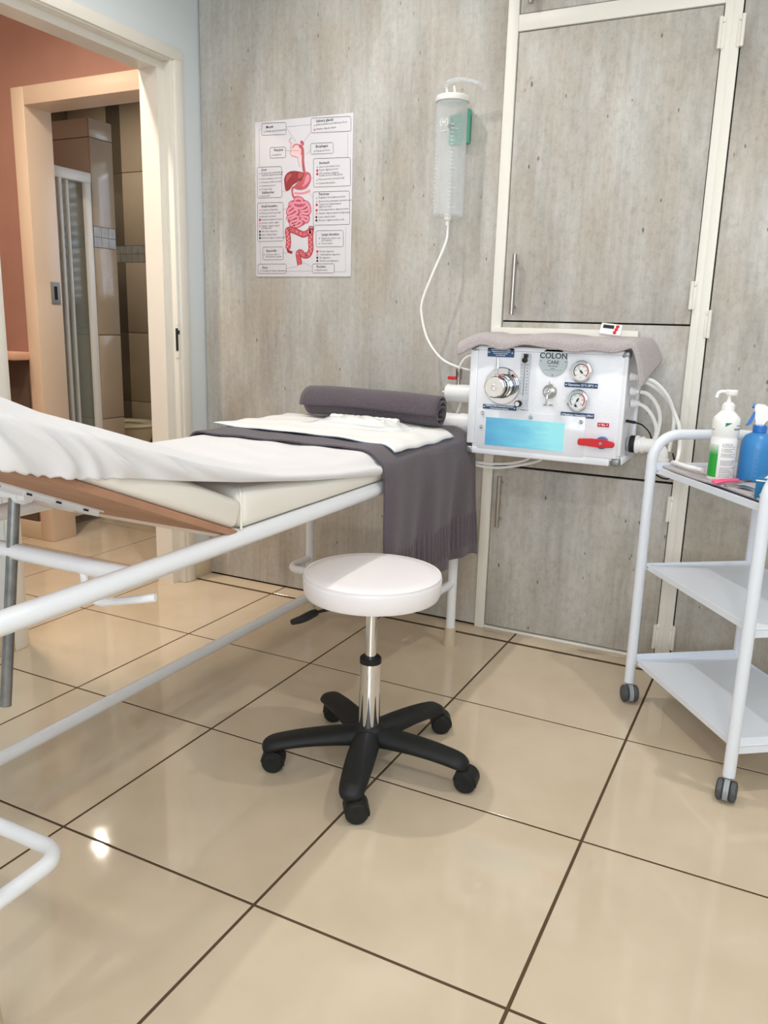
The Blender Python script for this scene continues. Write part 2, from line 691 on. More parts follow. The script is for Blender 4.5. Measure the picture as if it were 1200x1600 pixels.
# right and front walls (behind the camera); the front one has the window
struct('wall_right', boxes((2.0, 2.1, -2.5, 1.72, 0, 2.75)), WALLP)
struct('wall_front', boxes((-1.5, 0.15, -2.6, -2.5, 0, 2.75), (1.85, 2.1, -2.6, -2.5, 0, 2.75), (0.15, 1.85, -2.6, -2.5, 0, 0.75), (0.15, 1.85, -2.6, -2.5, 2.25, 2.75)), WALLP)
struct('window_1', boxes((0.15, 0.20, -2.56, -2.5, 0.75, 2.25), (1.80, 1.85, -2.56, -2.5, 0.75, 2.25), (0.20, 1.80, -2.56, -2.5, 0.75, 0.80),
                         (0.20, 1.80, -2.56, -2.5, 2.20, 2.25), (0.98, 1.02, -2.56, -2.5, 0.80, 2.20)), TRIMW)
struct('baseboard_left', boxes((WX, WX + 0.010, -2.5, 0.598, 0, 0.078), (WX, WX + 0.010, 1.492, WY, 0, 0.078), bev=0.002), SKIRT)

# door_1: painted steel frame of the doorway to the passage
d1 = BM()
xo = WX - 0.115
# right-hand (far) jamb: reveal, rebate step, face lip
box(d1, xo, WX - 0.03, 1.400, 1.487, 0, 2.02)
box(d1, WX - 0.032, WX + 0.006, 1.432, 1.487, 0, 2.02, bev=0.004)
box(d1, WX + 0.0, WX + 0.014, 1.448, 1.492, 0, 1.996, bev=0.004)
# near jamb
box(d1, xo, WX - 0.03, 0.600, 0.668, 0, 2.02)
box(d1, WX - 0.032, WX + 0.006, 0.600, 0.655, 0, 2.02, bev=0.004)
box(d1, WX, WX + 0.014, 0.595, 0.640, 0, 1.996, bev=0.004)
# head
box(d1, xo + 0.001, WX - 0.03, 0.668, 1.400, 1.958, 2.02)
box(d1, WX - 0.032, WX + 0.005, 0.656, 1.431, 1.984, 2.019, bev=0.004)
box(d1, WX + 0.001, WX + 0.0145, 0.594, 1.493, 1.990, 2.032, bev=0.004)
D1 = struct('door_1', d1, TRIMW)
sp = obj('strike_plate', boxes((WX - 0.004, WX + 0.0075, 1.429, 1.4325, 0.925, 1.055), (WX + 0.0055, WX + 0.0075, 1.4325, 1.447, 0.925, 1.055)), TRIMW, D1, label='white strike plate with a dark latch hole')
obj('latch_hole', boxes((WX - 0.002, WX + 0.0085, 1.427, 1.4295, 0.952, 1.038), (WX + 0.004, WX + 0.0085, 1.4295, 1.439, 1.015, 1.03)), DARK, sp)

# passage behind door_1
wp = struct('wall_passage', boxes((-3.30, -2.41, WY, WY + 0.12, 0, 2.65), (-1.61, -1.50, WY, WY + 0.12, 0, 2.65), (-2.41, -1.61, WY, WY + 0.12, 2.025, 2.65),
                                  (-3.30, -3.20, -0.8, WY, 0, 2.65), (-3.30, -1.50, -0.9, -0.8, 0, 2.65)), PINK)
obj('skirting', boxes((-3.19, -2.413, WY - 0.012, WY, 0, 0.09), bev=0.003), SKIRT, wp)
# door_2: frame of the bathroom doorway
d2 = BM()
box(d2, -2.413, -2.335, WY - 0.012, WY + 0.135, 0, 2.03, bev=0.004)
box(d2, -1.62, -1.545, WY - 0.012, WY + 0.135, 0, 2.03, bev=0.004)
box(d2, -2.336, -1.619, WY - 0.0117, WY + 0.1347, 1.955, 2.0297, bev=0.003)
D2 = struct('door_2', d2, mat('passage_door_paint', (226, 206, 184), 0.35))
sp = obj('strike_plate', boxes((-2.335, -2.332, 1.672, 1.722, 1.125, 1.225)), STEEL, D2, label='steel strike plate')
obj('latch_hole', boxes((-2.3335, -2.3315, 1.688, 1.706, 1.145, 1.205)), DARK, sp)

# ledge in the passage beside the bathroom door
lg = thing('wall_ledge', 'pink painted counter ledge on the passage wall beside the bathroom doorway', 'shelf', (-2.80, WY, 0))
obj('counter_top', boxes((-3.2, -2.405, WY - 0.10, WY, 0.868, 0.905), bev=0.008), mat('ledge_paint', (212, 172, 148), 0.4), lg)
obj('ledge_shade_panel', boxes((-3.19, -2.432, WY - 0.010, WY, 0.09, 0.868)), DKBR, lg)  # dark sheet painting the shade under the ledge
rz = BM()
for k in range(9):
    lathe(rz, [(0, 0), (0.014, 0.004), (0.018, 0.014), (0.012, 0.025), (0, 0.028)], (-2.60 + 0.012 * (k % 4), WY - 0.065 + 0.02 * (k // 4), 0.906 + 0.012 * (k % 2)), seg=8)
tag(obj('dried_flowers', rz, mat('dried_brown', (96, 70, 56), 0.9), loc=(-2.58, WY - 0.05, 0.905)), 'small brown heap of dried flowers on the passage ledge', 'decoration')

# bathroom
wt = struct('wall_bathroom', boxes((-3.70, -0.9, 3.008, 3.1, 0, 2.65), (-3.70, -3.60, 1.72, 3.1, 0, 2.65), (-0.98, -0.9, 1.72, 3.1, 0, 2.65),
                                   (-0.9, -0.9 + 0.001, 1.72, 3.1, 0, 2.65)), BGROUT)
ZR = [(0.004, 0.096), (0.100, 0.532), (0.536, 0.977), (0.981, 1.418), (1.522, 1.956), (1.960, 2.396), (2.40, 2.64)]
first = {}
for z0, z1 in ZR:
    for k in range(6):
        x0 = -3.60 + 0.45 * k - (0.12 if k else 0.0)
        key = round(z1 - z0, 3)
        if key not in first:
            first[key] = obj('tile', boxes((0, 0.447, -0.008, 0, 0, z1 - z0), bev=0.001), BTILE, wt, loc=(x0, 3.008, z0), local=True)
        else:
            copy_part(first[key], wt, (x0, 3.008, z0))
mo = None
for zz in (1.421, 1.4717):
    for k in range(14):
        x0 = -3.60 + 0.0505 * k
        if mo is None:
            mo = obj('mosaic_tile', boxes((0, 0.0485, -0.007, 0, 0, 0.0485)), MOSA, wt, loc=(x0, 3.008, zz), local=True)
        else:
            copy_part(mo, wt, (x0, 3.008, zz))
# tiled half-height shower pillar
PX = -2.49
wpil = struct('wall_shower', boxes((-3.60, PX - 0.008, 2.108, 2.25, 0, 2.028)), BGROUT)
for z0, z1 in [(0.004, 0.096), (0.100, 0.540), (0.544, 0.979), (0.983, 1.418), (1.522, 1.940), (1.944, 2.030)]:
    obj('tile', boxes((PX - 0.008, PX, 2.102, 2.252, z0, z1), bev=0.001), BTILE, wpil)
    for k in range(2):
        obj('tile', boxes((PX - 0.455 * (k + 1) + 0.002, PX - 0.455 * k - (0.009 if k == 0 else 0.002), 2.100, 2.108, z0, z1), bev=0.001), BTILE, wpil)
for zz in (1.421, 1.4717):
    for k in range(3):
        obj('mosaic_tile', boxes((PX - 0.008, PX - 0.001, 2.103 + k * 0.0495, 2.1505 + k * 0.0495, zz, zz + 0.0485)), MOSA, wpil)
    for k in range(6):
        obj('mosaic_tile', boxes((PX - 0.0575 - k * 0.0505, PX - 0.009 - k * 0.0505, 2.101, 2.108, zz, zz + 0.0485)), MOSA, wpil)
# window with a venetian blind in the bathroom's far wall, out of direct sight, reflected by the pillar
w2 = struct('window_2', boxes((-2.05, -1.99, 2.97, 3.0, 1.15, 2.05), (-1.30, -1.24, 2.97, 3.0, 1.15, 2.05), (-1.99, -1.30, 2.97, 3.0, 1.15, 1.2), (-1.99, -1.30, 2.97, 3.0, 2.0, 2.05)), TRIMW)
obj('daylit_pane', boxes((-1.99, -1.30, 2.990, 2.998, 1.2, 2.0)), emit('daylight_pane', (225, 238, 255), 5.0), w2)
sl = None
for k in range(13):
    c = (-1.645, 2.975, 1.23 + k * 0.058)
    if sl is None:
        b = boxes((-0.34, 0.34, -0.002, 0.012, -0.018, 0.018))
        sl = obj('blind_slat', b, BOTW, w2, loc=c, local=True)
    else:
        copy_part(sl, w2, c)

# ================================================================== BUILT-IN CUPBOARDS
def hinge(parent, x, z, dx):
    b = boxes((x - 0.007, x + 0.007, WY - 0.016, WY - 0.004, z - 0.040, z + 0.026), (x - 0.007, x + 0.007, WY - 0.016, WY - 0.004, z + 0.028, z + 0.042), bev=0.002)
    lathe(b, [(0, z - 0.04), (0.0055, z - 0.04), (0.0055, z + 0.042), (0, z + 0.042)], (x + dx * 0.006, WY - 0.017, 0), seg=10)
    return obj('hinge', b, CABW, parent, label='white painted butt hinge')


def bar_handle(parent, x, z0, z1):
    b = BM()
    tube(b, [(x, WY - 0.036, z0), (x, WY - 0.036, z1)], 0.0078, 14)
    for z in (z0 + 0.025, z1 - 0.025):
        tube(b, [(x, WY - 0.036, z), (x, WY - 0.008, z)], 0.0045, 10)
    return obj('handle', b, STEEL, parent, label='brushed steel bar handle')


lc = thing('built_in_cupboard', 'concrete-look built-in cupboard in a white frame behind the white machine', 'cupboard', (0.18, WY, 0))
fr = BM()
box(fr, -0.158, -0.122, WY - 0.012, WY + 0.03, 0.0, 2.65, bev=0.002)
box(fr, 0.480, 0.5025, WY - 0.012, WY + 0.03, 0.0, 2.65, bev=0.0004)
box(fr, -0.122, 0.480, WY - 0.011, WY + 0.03, 1.975, 2.022, bev=0.002)
box(fr, -0.122, 0.480, WY - 0.006, WY + 0.03, 0.0, 0.010, bev=0.002)
obj('frame', fr, CABW, lc)
obj('backing', boxes((-0.122, 0.480, WY + 0.018, WY + 0.03, 0.01, 2.65)), DARK, lc)
dp = obj('door', boxes((-0.119, 0.477, WY - 0.006, WY + 0.012, 1.099, 1.972), bev=0.0015), CONC, lc)
bar_handle(dp, -0.080, 1.117, 1.309)
hinge(dp, 0.480, 1.897, -1)
hinge(dp, 0.480, 1.183, -1)
dp = obj('door', boxes((-0.119, 0.477, WY - 0.006, WY + 0.012, 2.025, 2.60), bev=0.0015), CONC, lc)
bar_handle(dp, -0.078, 2.040, 2.232)
obj('fixed_panel', boxes((-0.120, 0.479, WY - 0.003, WY + 0.012, 0.609, 1.094), bev=0.001), CONC, lc)
dp = obj('door', boxes((-0.119, 0.477, WY - 0.006, WY + 0.012, 0.016, 0.602), bev=0.0015), CONC, lc)
bar_handle(dp, -0.087, 0.392, 0.573)
hinge(dp, 0.480, 0.523, -1)
hinge(dp, 0.480, 0.090, -1)

rc = thing('built_in_cupboard', 'tall concrete-look cupboard door in a white frame behind the white trolley', 'cupboard', (0.9, WY, 0))
fr = BM()
box(fr, 0.5026, 0.527, WY - 0.012, WY + 0.03, 0.0, 2.65, bev=0.0004)
box(fr, 0.527, 1.3, WY - 0.011, WY + 0.03, 1.985, 2.03, bev=0.002)
box(fr, 0.527, 1.3, WY - 0.006, WY + 0.03, 0.0, 0.010, bev=0.002)
box(fr, 1.12, 1.16, WY - 0.011, WY + 0.03, 0.0, 2.65, bev=0.002)
obj('frame', fr, CABW, rc)
obj('backing', boxes((0.527, 1.3, WY + 0.018, WY + 0.03, 0.01, 2.65)), DARK, rc)
dp = obj('door', boxes((0.531, 1.117, WY - 0.006, WY + 0.012, 0.016, 1.981), bev=0.0015), CONC, rc)
hinge(dp, 0.527, 1.897, 1)
hinge(dp, 0.527, 1.1, 1)
hinge(dp, 0.527, 0.095, 1)
dp = obj('door', boxes((0.531, 1.117, WY - 0.006, WY + 0.012, 2.034, 2.60), bev=0.0015), CONC, rc)
obj('fixed_panel', boxes((1.16, 1.98, WY - 0.004, WY + 0.012, 0.012, 2.64), bev=0.001), CONC, rc)

# ================================================================== EXAMINATION COUCH
XN, XF = -0.155, -0.790         # near and far faces of the mattress
LN, LF = -0.167, -0.735         # leg lines
bed = thing('examination_couch', 'white steel examination couch with cream vinyl mattress and raised backrest', 'bed', (-0.45, 0.49, 0))
b = BM()
path = fillet([(LF, 1.40, 0.648), (LN, 1.40, 0.648), (LN, -0.44, 0.648), (LF, -0.44, 0.648), (LF, 1.40, 0.648)], 0.05, 7)
# close the ring: start in the middle of the far side
path = fillet([(LF, 0.5, 0.648), (LF, 1.40, 0.648), (LN, 1.40, 0.648), (LN, -0.44, 0.648), (LF, -0.44, 0.648), (LF, 0.5, 0.648)], 0.05, 7)
tube(b, path, 0.0185, 16, cap=False)
obj('top_frame', b, WHT, bed)
b = BM()
tube(b, [(LN, -0.096, 0.645), (LF, -0.096, 0.645)], 0.0155, 14)
obj('cross_bar', b, WHT, bed)
for y, sgn in ((1.372, 1), (-0.437, -1)):
    b = BM()
    yy = 1.237 if sgn > 0 else -0.272
    tube(b, fillet([(LN, y, 0.225), (LN - 0.012, yy, 0.22), (LF - 0.012, yy, 0.22), (LF, y, 0.225)], 0.045, 7), 0.0135, 14)
    obj('stretcher', b, WHT, bed)
    for x in (LN, LF):
        b = BM()
        tube(b, [(x, y, 0.05), (x, y, 0.635)], 0.0155, 16)
        lg_ = obj('leg', b, WHT, bed)
        b = BM()
        lathe(b, [(0, 0), (0.021, 0), (0.022, 0.006), (0.0185, 0.05), (0.0185, 0.066), (0.016, 0.068), (0, 0.068)], (x, y, 0.0), seg=20)
        obj('rubber_foot', b, mat('yellowed_rubber', (200, 186, 160), 0.6) if 'yellowed_rubber' not in bpy.data.materials else bpy.data.materials['yellowed_rubber'], lg_, label='yellowed rubber foot cap')
b = BM()
tube(b, [(LF, 1.372, 0.076), (LF, -0.40, 0.076)], 0.0165, 14)
obj('floor_rail', b, WHT, bed)
# hinged arm hook under the cross bar
b = BM()
tube(b, fillet([(-0.285, -0.100, 0.640), (-0.272, -0.104, 0.580), (-0.16, -0.058, 0.598)], 0.03, 7), 0.0075, 10)
obj('arm_hook', b, WHT, bed)
# mattress
b = BM()
box(b, XF, XN, 0.185, 1.43, 0.667, 0.731, bev=0.022, seg=5)
for yc in (0.25, 0.32, 0.40, 0.52, 0.62, 0.72, 1.0):
    bmesh.ops.bisect_plane(b, geom=b.verts[:] + b.edges[:] + b.faces[:], plane_co=(0, yc, 0), plane_no=(0, 1, 0))
for v in b.verts:                    # the cushion stands a little prouder at the hinge
    if v.co.z > 0.69:
        v.co.z += (0.018 * max(0.0, 1 - (v.co.y - 0.185) / 0.33) - 0.012 * max(0.0, min(1.0, (v.co.y - 0.35) / 0.35))) * (v.co.z - 0.69) / 0.041
mt = obj('mattress', b, VINYL, bed)
b = BM()
tube(b, fillet([(XN - 0.030, 0.215, 0.748), (XN - 0.0060, 0.1910, 0.746), (XN - 0.0060, 0.1910, 0.6675)], 0.022, 7), 0.0026, 8)
obj('piping', b, VINYL, mt)
obj('base_board', boxes((XF + 0.03, XN - 0.035, 0.17, 1.42, 0.655, 0.667)), VINYL, bed)
ANG = math.radians(22.6)
ca, sa = math.cos(ANG), math.sin(ANG)
HY, HZ = 0.178, 0.667


def rest(x, s, n):
    """point on the raised backrest: s metres from the hinge up the slope, n metres off its underside"""
    return Vector((x, HY - s * ca + n * sa * 1.0, HZ + s * sa + n * ca)) if False else Vector((x, HY - s * ca - 0 + n * sa, HZ + s * sa + n * ca))


def rest_box(b, x0, x1, s0, s1, n0, n1, bev=0.0, seg=3):
    c = BM()
    box(c, x0, x1, s0, s1, n0, n1, bev=bev, seg=seg)
    for v in c.verts:
        v.co = rest(v.co.x, v.co.y, v.co.z)
    me = bpy.data.meshes.new('tmp')
    c.to_mesh(me)
    b.from_mesh(me)
    c.free()
    bpy.data.meshes.remove(me)


b = BM()
rest_box(b, XF, XN, 0.004, 0.66, 0.0, 0.061, bev=0.018)
obj('backrest_cushion', b, VINYL, bed)
b = BM()
rest_box(b, XF + 0.01, XN - 0.004, 0.004, 0.655, -0.013, 0.0)
bk = obj('backrest_board', b, PLY, bed, label='brown plywood board under the raised backrest')
b = BM()
rest_box(b, XF + 0.01, XN - 0.004, -0.001, 0.006, -0.019, 0.004)
obj('edge_strip', b, mat('chipped_cream_edge', (222, 208, 190), 0.6), bk)
br = BM()
for x in (-0.43, -0.50):
    rest_box(br, x - 0.002, x + 0.002, 0.10, 0.46, -0.026, -0.013)
    rest_box(br, x - 0.014, x + 0.014, 0.10, 0.46, -0.016, -0.013)
obj('slotted_bracket', br, WHT, bk, label='white slotted steel angle bracket')
sb = BM()
for x in (-0.4285, -0.4985):
    for k in range(5):
        rest_box(sb, x - 0.0024, x + 0.0024, 0.13 + k * 0.07, 0.142 + k * 0.07, -0.0215, -0.018)
obj('bracket_slots', sb, DARK, bk, kind='stuff')
rt_ = rest(-0.466, 0.275, -0.022)
b = BM()
tube(b, [rt_, (-0.466, -0.140, 0.352)], 0.0105, 14)
obj('support_rod', b, GALV, bed, label='bare galvanised prop rod hanging from the backrest')
b = BM()
lathe(b, [(0, 0), (0.013, 0), (0.013, 0.075), (0, 0.075)], (rt_.x - 0.036, rt_.y, rt_.z), 'X', 16)
lathe(b, [(0, 0), (0.018, 0), (0.018, 0.012), (0, 0.012)], (rt_.x + 0.012, rt_.y, rt_.z), 'X', 18)
obj('pivot_bolt', b, WHT, bed, kind='stuff')

# ---- fitted sheet over the couch
def interp(tab, x):
    tab = sorted(tab)
    if x <= tab[0][0]:
        return tab[0][1] + (tab[1][1] - tab[0][1]) / (tab[1][0] - tab[0][0]) * (x - tab[0][0])
    for (a, fa), (c, fc) in zip(tab, tab[1:]):
        if x <= c:
            t = (x - a) / (c - a)
            return fa + (fc - fa) * t
    return tab[-1][1]


ZE = [(1.42, 0.720), (1.0, 0.722), (0.77, 0.726), (0.55, 0.744), (0.42, 0.760), (0.30, 0.777), (0.18, 0.804), (0.042, 0.842), (-0.054, 0.872), (-0.139, 0.899), (-0.237, 0.928), (-0.342, 0.960), (-0.42, 0.99)]
ZH = [(1.42, 0.690), (0.77, 0.690), (0.43, 0.730), (0.18, 0.766), (0.0, 0.797), (-0.116, 0.819), (-0.232, 0.836), (-0.289, 0.850), (-0.35, 0.866), (-0.43, 0.905)]


def mid_z(y):
    lineb = 0.748 + max(0.0, (0.205 - y)) * math.tan(ANG)
    k = 0.04
    a, c = 0.742, 0.742 + (0.205 - y) * math.tan(ANG)
    return 0.5 * (a + c + math.sqrt((a - c) ** 2 + 0.012 ** 2))


def sheet(u, v):
    y = 1.436 + (-0.432 - 1.436) * v
    ze, zh, zm = interp(ZE, y), interp(ZH, y), mid_z(y)
    fold = 0.0
    if u < 0.18 or u > 0.82:
        k = u / 0.18 if u < 0.5 else (1 - u) / 0.18          # 0 hem .. 1 edge
        x_out = 0.006 + 0.006 * math.sin(PI * k)
        # gathers where the elastic pulls at the raised end
        g = max(0.0, min(1.0, (-0.06 - y) / 0.10))
        yy = y + 0.16 * (1 - k) ** 1.4 * 0.0
        wv = math.sin((y + 0.10 * k * k) * 95 + 1.2 * math.sin(y * 31)) * 0.6 + 0.4 * math.sin((y + 0.13 * k) * 53)
        fold = 0.0095 * g * wv * (0.25 + 0.75 * math.sin(PI * min(1, k * 0.9 + 0.12)))
        g2 = max(0.0, 1 - abs(y + 0.02) / 0.16)
        fold += 0.006 * g2 * math.sin((y * 0.7 + k * 0.09) * 70) * math.sin(PI * k)
        fold = max(fold, -0.006)
        z = zh + (ze - 0.012 - zh) * k
        tuck = 0.0
        if k < 0.14 and y < -0.10:
            z += 0.0022 * math.sin(y * 240) * min(1, (-0.10 - y) / 0.08)
        if k > 0.86:
            q = (k - 0.86) / 0.14
            tuck = 0.010 * q * q
        off = x_out + fold - tuck
        x = XN + off if u < 0.5 else XF - off
        return Vector((x, y, z))
    t = (u - 0.18) / 0.64
    x = XN - 0.006 + (XF - XN + 0.012) * t
    d = min(t, 1 - t) * (XN - XF)                            # distance from the edge
    e = math.exp(-(d / 0.11) ** 2)
    rnd = 0.012 * math.exp(-d / 0.012)
    wr = 0.0016 * math.sin(x * 46 + y * 21 + 2 * math.sin(y * 9)) + 0.0012 * math.sin(y * 60 + x * 25)
    z = zm + 0.0015 + max(0.0, ze - zm) * e + wr * (1 - e) - rnd + 0.003 * (1 - math.exp(-d / 0.02))
    ft = max(0.0, min(1.0, (y - 0.45) / 0.30))
    if d < 0.055:
        z -= ft * 0.020 * ((0.055 - d) / 0.055) ** 2
    return Vector((x, y, z))


b = BM()
grid(b, sheet, 120, 230)
tag(obj('fitted_sheet', b, SHEET, loc=(-0.45, 0.5, 0.75), smooth=180, solid=0.0016), 'white stretch fitted sheet pulled over the couch and its raised backrest', 'sheet')

# ---- charcoal towel across the foot end, hanging over the near side
TY0, TY1 = 0.775, 1.436


def drape(u, v):
    y = TY0 + (TY1 - TY0) * v
    L0 = 0.10                                    # far hang
    Lt = XN - XF - 0.02
    Lh = 0.395
    s = u * (L0 + Lt + Lh)
    zt = 0.7510
    foot = max(0.0, (v - 0.93) / 0.07)
    zt -= 0.010 * foot * foot
    r = 0.030
    if s < L0:
        p = Vector((XF - 0.008, y, zt - r - (L0 - s)))
        p.z = max(p.z, 0.66)
    elif s < L0 + Lt:
        t = (s - L0)
        x = XF + 0.01 + t
        dn = XN - x
        z = zt
        if dn < 0.055:
            q = (0.055 - dn) / 0.055
            z -= 0.030 * q * q
        df = x - XF
        if df < 0.04:
            q = (0.04 - df) / 0.04
            z -= 0.03 * q * q
        p = Vector((x, y, z + 0.0012 * math.sin(x * 40 + y * 33)))
    else:
        h = s - L0 - Lt
        q = h / Lh
        bul = 0.012 * (1 - math.exp(-h / 0.03))
        wav = (0.012 * math.sin(y * 23 + 0.7) + 0.008 * math.sin(y * 47 + q * 2.5)) * q ** 0.8
        if 0.62 < q < 0.93:
            wav += 0.0028 * math.sin(y * 330) * min(1, (q - 0.62) / 0.05) * min(1, (0.93 - q) / 0.03)
        x = XN + bul + 0.006 + wav + 0.010 * q
        yy = y + 0.018 * q * (v - 0.6) * math.sin(q * 2.5)
        p = Vector((x, yy, zt - 0.030 - h * (0.985 + 0.012 * math.sin(y * 9))))
    return p


b = BM()
grid(b, drape, 150, 170)
tag(obj('bath_towel', b, TOWEL, loc=(-0.3, 1.1, 0.75), smooth=180, solid=-0.0045), 'charcoal bath towel laid across the couch foot and hanging over its near side', 'towel')

# ---- underpad
def padf(u, v):
    # u along X from far to near, v from front edge to back
    x = XF - 0.01 + (XN - XF + 0.012) * u
    y = 0.915 - 0.055 * u + (1.32 - 0.915 + 0.02 * u) * v
    z = 0.7585 + 0.0022 * math.sin(x * 31 + y * 14) + 0.0018 * math.sin(y * 47 - x * 9)
    dn = XN - x
    if dn < 0.05:
        z -= 0.022 * ((0.05 - dn) / 0.05) ** 2
    z += 0.004 * max(0, 1 - v * 9) * (0.6 + 0.4 * math.sin(x * 37))
    y += 0.006 * math.sin(x * 26) * (1 - v)
    return Vector((x, y, z))


pad = thing('underpad', 'white disposable underpad spread on the charcoal towel under the rolled towel', 'pad', (-0.45, 1.1, 0.755))
b = BM()
grid(b, padf, 60, 40)
obj('absorbent_sheet', b, PAD, pad, smooth=180, solid=-0.0025)
b = BM()
grid(b, lambda u, v: padf(u, v) + Vector((0, -0.002, -0.0012)), 60, 40)
obj('blue_backing', b, PADB, pad, smooth=180, label='pale blue backing showing at the front edge')

# ---- rolled towel
RY, RZ, RX0, RX1 = 1.300, 0.811, -0.690, -0.203
roll = thing('rolled_towel', 'charcoal towel rolled into a cylinder on top of the white underpad', 'towel', (-0.45, RY, 0.76))
b = BM()


def spiral(turns, r0, r1, n):
    out = []
    for k in range(n + 1):
        t = k / n
        a = -PI * 0.35 + turns * 2 * PI * t
        r = r0 + (r1 - r0) * t
        w_ = 1 + 0.10 * math.sin(a * 2.3 + 1.0) * (1 - t)
        out.append((r * w_ * math.cos(a) * 1.06, r * w_ * math.sin(a) * 0.92))
    return out


SPI = spiral(2.7, 0.010, 0.0535, 150)


def rollf(u, v):
    p = SPI[min(150, int(round(u * 150)))]
    x = RX0 + (RX1 - RX0) * v
    k = 1 + 0.03 * math.sin(x * 20 + u * 9)
    sag = 0.004 * math.sin(x * 9)
    tele = 0.006 * math.sin(u * 14) * (1 if v > 0.5 else -1) * abs(v - 0.5) * 2
    return Vector((x + tele, RY + p[0] * k, RZ + p[1] * k + sag))


grid(b, rollf, 150, 26)
obj('rolled_cloth', b, TOWEL, roll, smooth=180, solid=-0.0062)
b = BM()
for k in range(1):
    lathe(b, [(0, RX0 + 0.03), (0.020, RX0 + 0.03), (0.020, RX1 - 0.05), (0, RX1 - 0.05)], (0, RY, RZ), 'X', 24)
obj('rolled_core', b, TOWEL, roll)

# ---- sterile pack of plastic tubes
pk = thing('sterile_pack', 'clear plastic pack holding white tubes lying before the rolled towel', 'medical pack', (-0.42, 1.15, 0.762))
for nm, y0, x0, x1, r in (('white_tube', 1.185, -0.54, -0.30, 0.014), ('white_tube', 1.150, -0.50, -0.33, 0.012)):
    b = BM()
    pr = [(0, x0)]
    n = 22
    for k in range(n + 1):
        x = x0 + (x1 - x0) * k / n
        pr.append((r * (1.0 if k % 2 else 0.88), x))
    pr.append((0, x1))
    lathe(b, pr, (0, y0, 0.762 + r), 'X', 14)
    obj(nm, b, CAP, pk)


def packf(u, v):
    x = -0.60 + 0.36 * u
    y = 1.095 + 0.14 * v
    h = math.sin(PI * min(1, max(0, (u - 0.06) / 0.88))) ** 0.5 if 0.06 < u < 0.94 else 0
    hv = math.sin(PI * v) ** 0.6 if 0 < v < 1 else 0
    z = 0.7605 + 0.030 * h * hv + 0.003 * math.sin(u * 31 + v * 17) * h * hv
    if not 0.06 < u < 0.94:
        z += 0.004 * math.sin(v * 19) ** 2
    return Vector((x, y - 0.03 * (u - 0.5) * 0, z))


b = BM()
grid(b, packf, 40, 20)
obj('wrapper', b, FILM, pk, smooth=180, label='clear crinkled film')

# ================================================================== POSTER
P0X, P1X, P0Z, P1Z = -1.127, -0.709, 1.241, 1.792
PY = WY - 0.004
po = thing('anatomy_poster', 'white digestive system chart with red organ drawings on the concrete-look wall', 'poster', (-0.918, WY, 1.516))
obj('board', boxes((P0X, P1X, PY, WY, P0Z, P1Z), bev=0.0006), POST, po)


def pm(x, y, d=0.0004):
    """chart position: x,y read on a 1048 x 1600 view of the chart"""
    xr = 955 - (y - 92) * 35 / 1416
    u = (x - 105) / (xr - 105)
    yt = 168 - u * 76
    yb = 1505 + 3 * u
    return Vector((P0X + (P1X - P0X) * u, PY - d, P1Z - (P1Z - P0Z) * (y - yt) / (yb - yt)))


def ribbon(b, pts, wpx, d, smooth=True, closed=False):
    P = [pm(x, y, d) for x, y in pts]
    if smooth:
        P = smooth_path(P, 5)
    if closed:
        P.append(P[0])
    wd = wpx * (P1X - P0X) / 840
    L_, R_ = [], []
    for i in range(len(P)):
        t = (P[min(i + 1, len(P) - 1)] - P[max(0, i - 1)])
        t = t.normalized() if t.length > 1e-9 else Vector((1, 0, 0))
        n = Vector((-t.z, 0, t.x))
        L_.append(b.verts.new(P[i] + n * wd / 2))
        R_.append(b.verts.new(P[i] - n * wd / 2))
    for i in range(len(P) - 1):
        b.faces.new((L_[i], L_[i + 1], R_[i + 1], R_[i]))


def blob(b, pts, d, smooth=True):
    P = [pm(x, y, d) for x, y in pts]
    if smooth:
        P = smooth_path(P + [P[0]], 5)[:-1]
    f = b.faces.new([b.verts.new(p) for p in P])
    bmesh.ops.triangulate(b, faces=[f])


def pdot(b, x, y, r, d):
    c = pm(x, y, d)
    rr = r * (P1X - P0X) / 840
    b.faces.new([b.verts.new(c + Vector((rr * math.cos(a * PI / 6), 0, rr * math.sin(a * PI / 6)))) for a in range(12)])


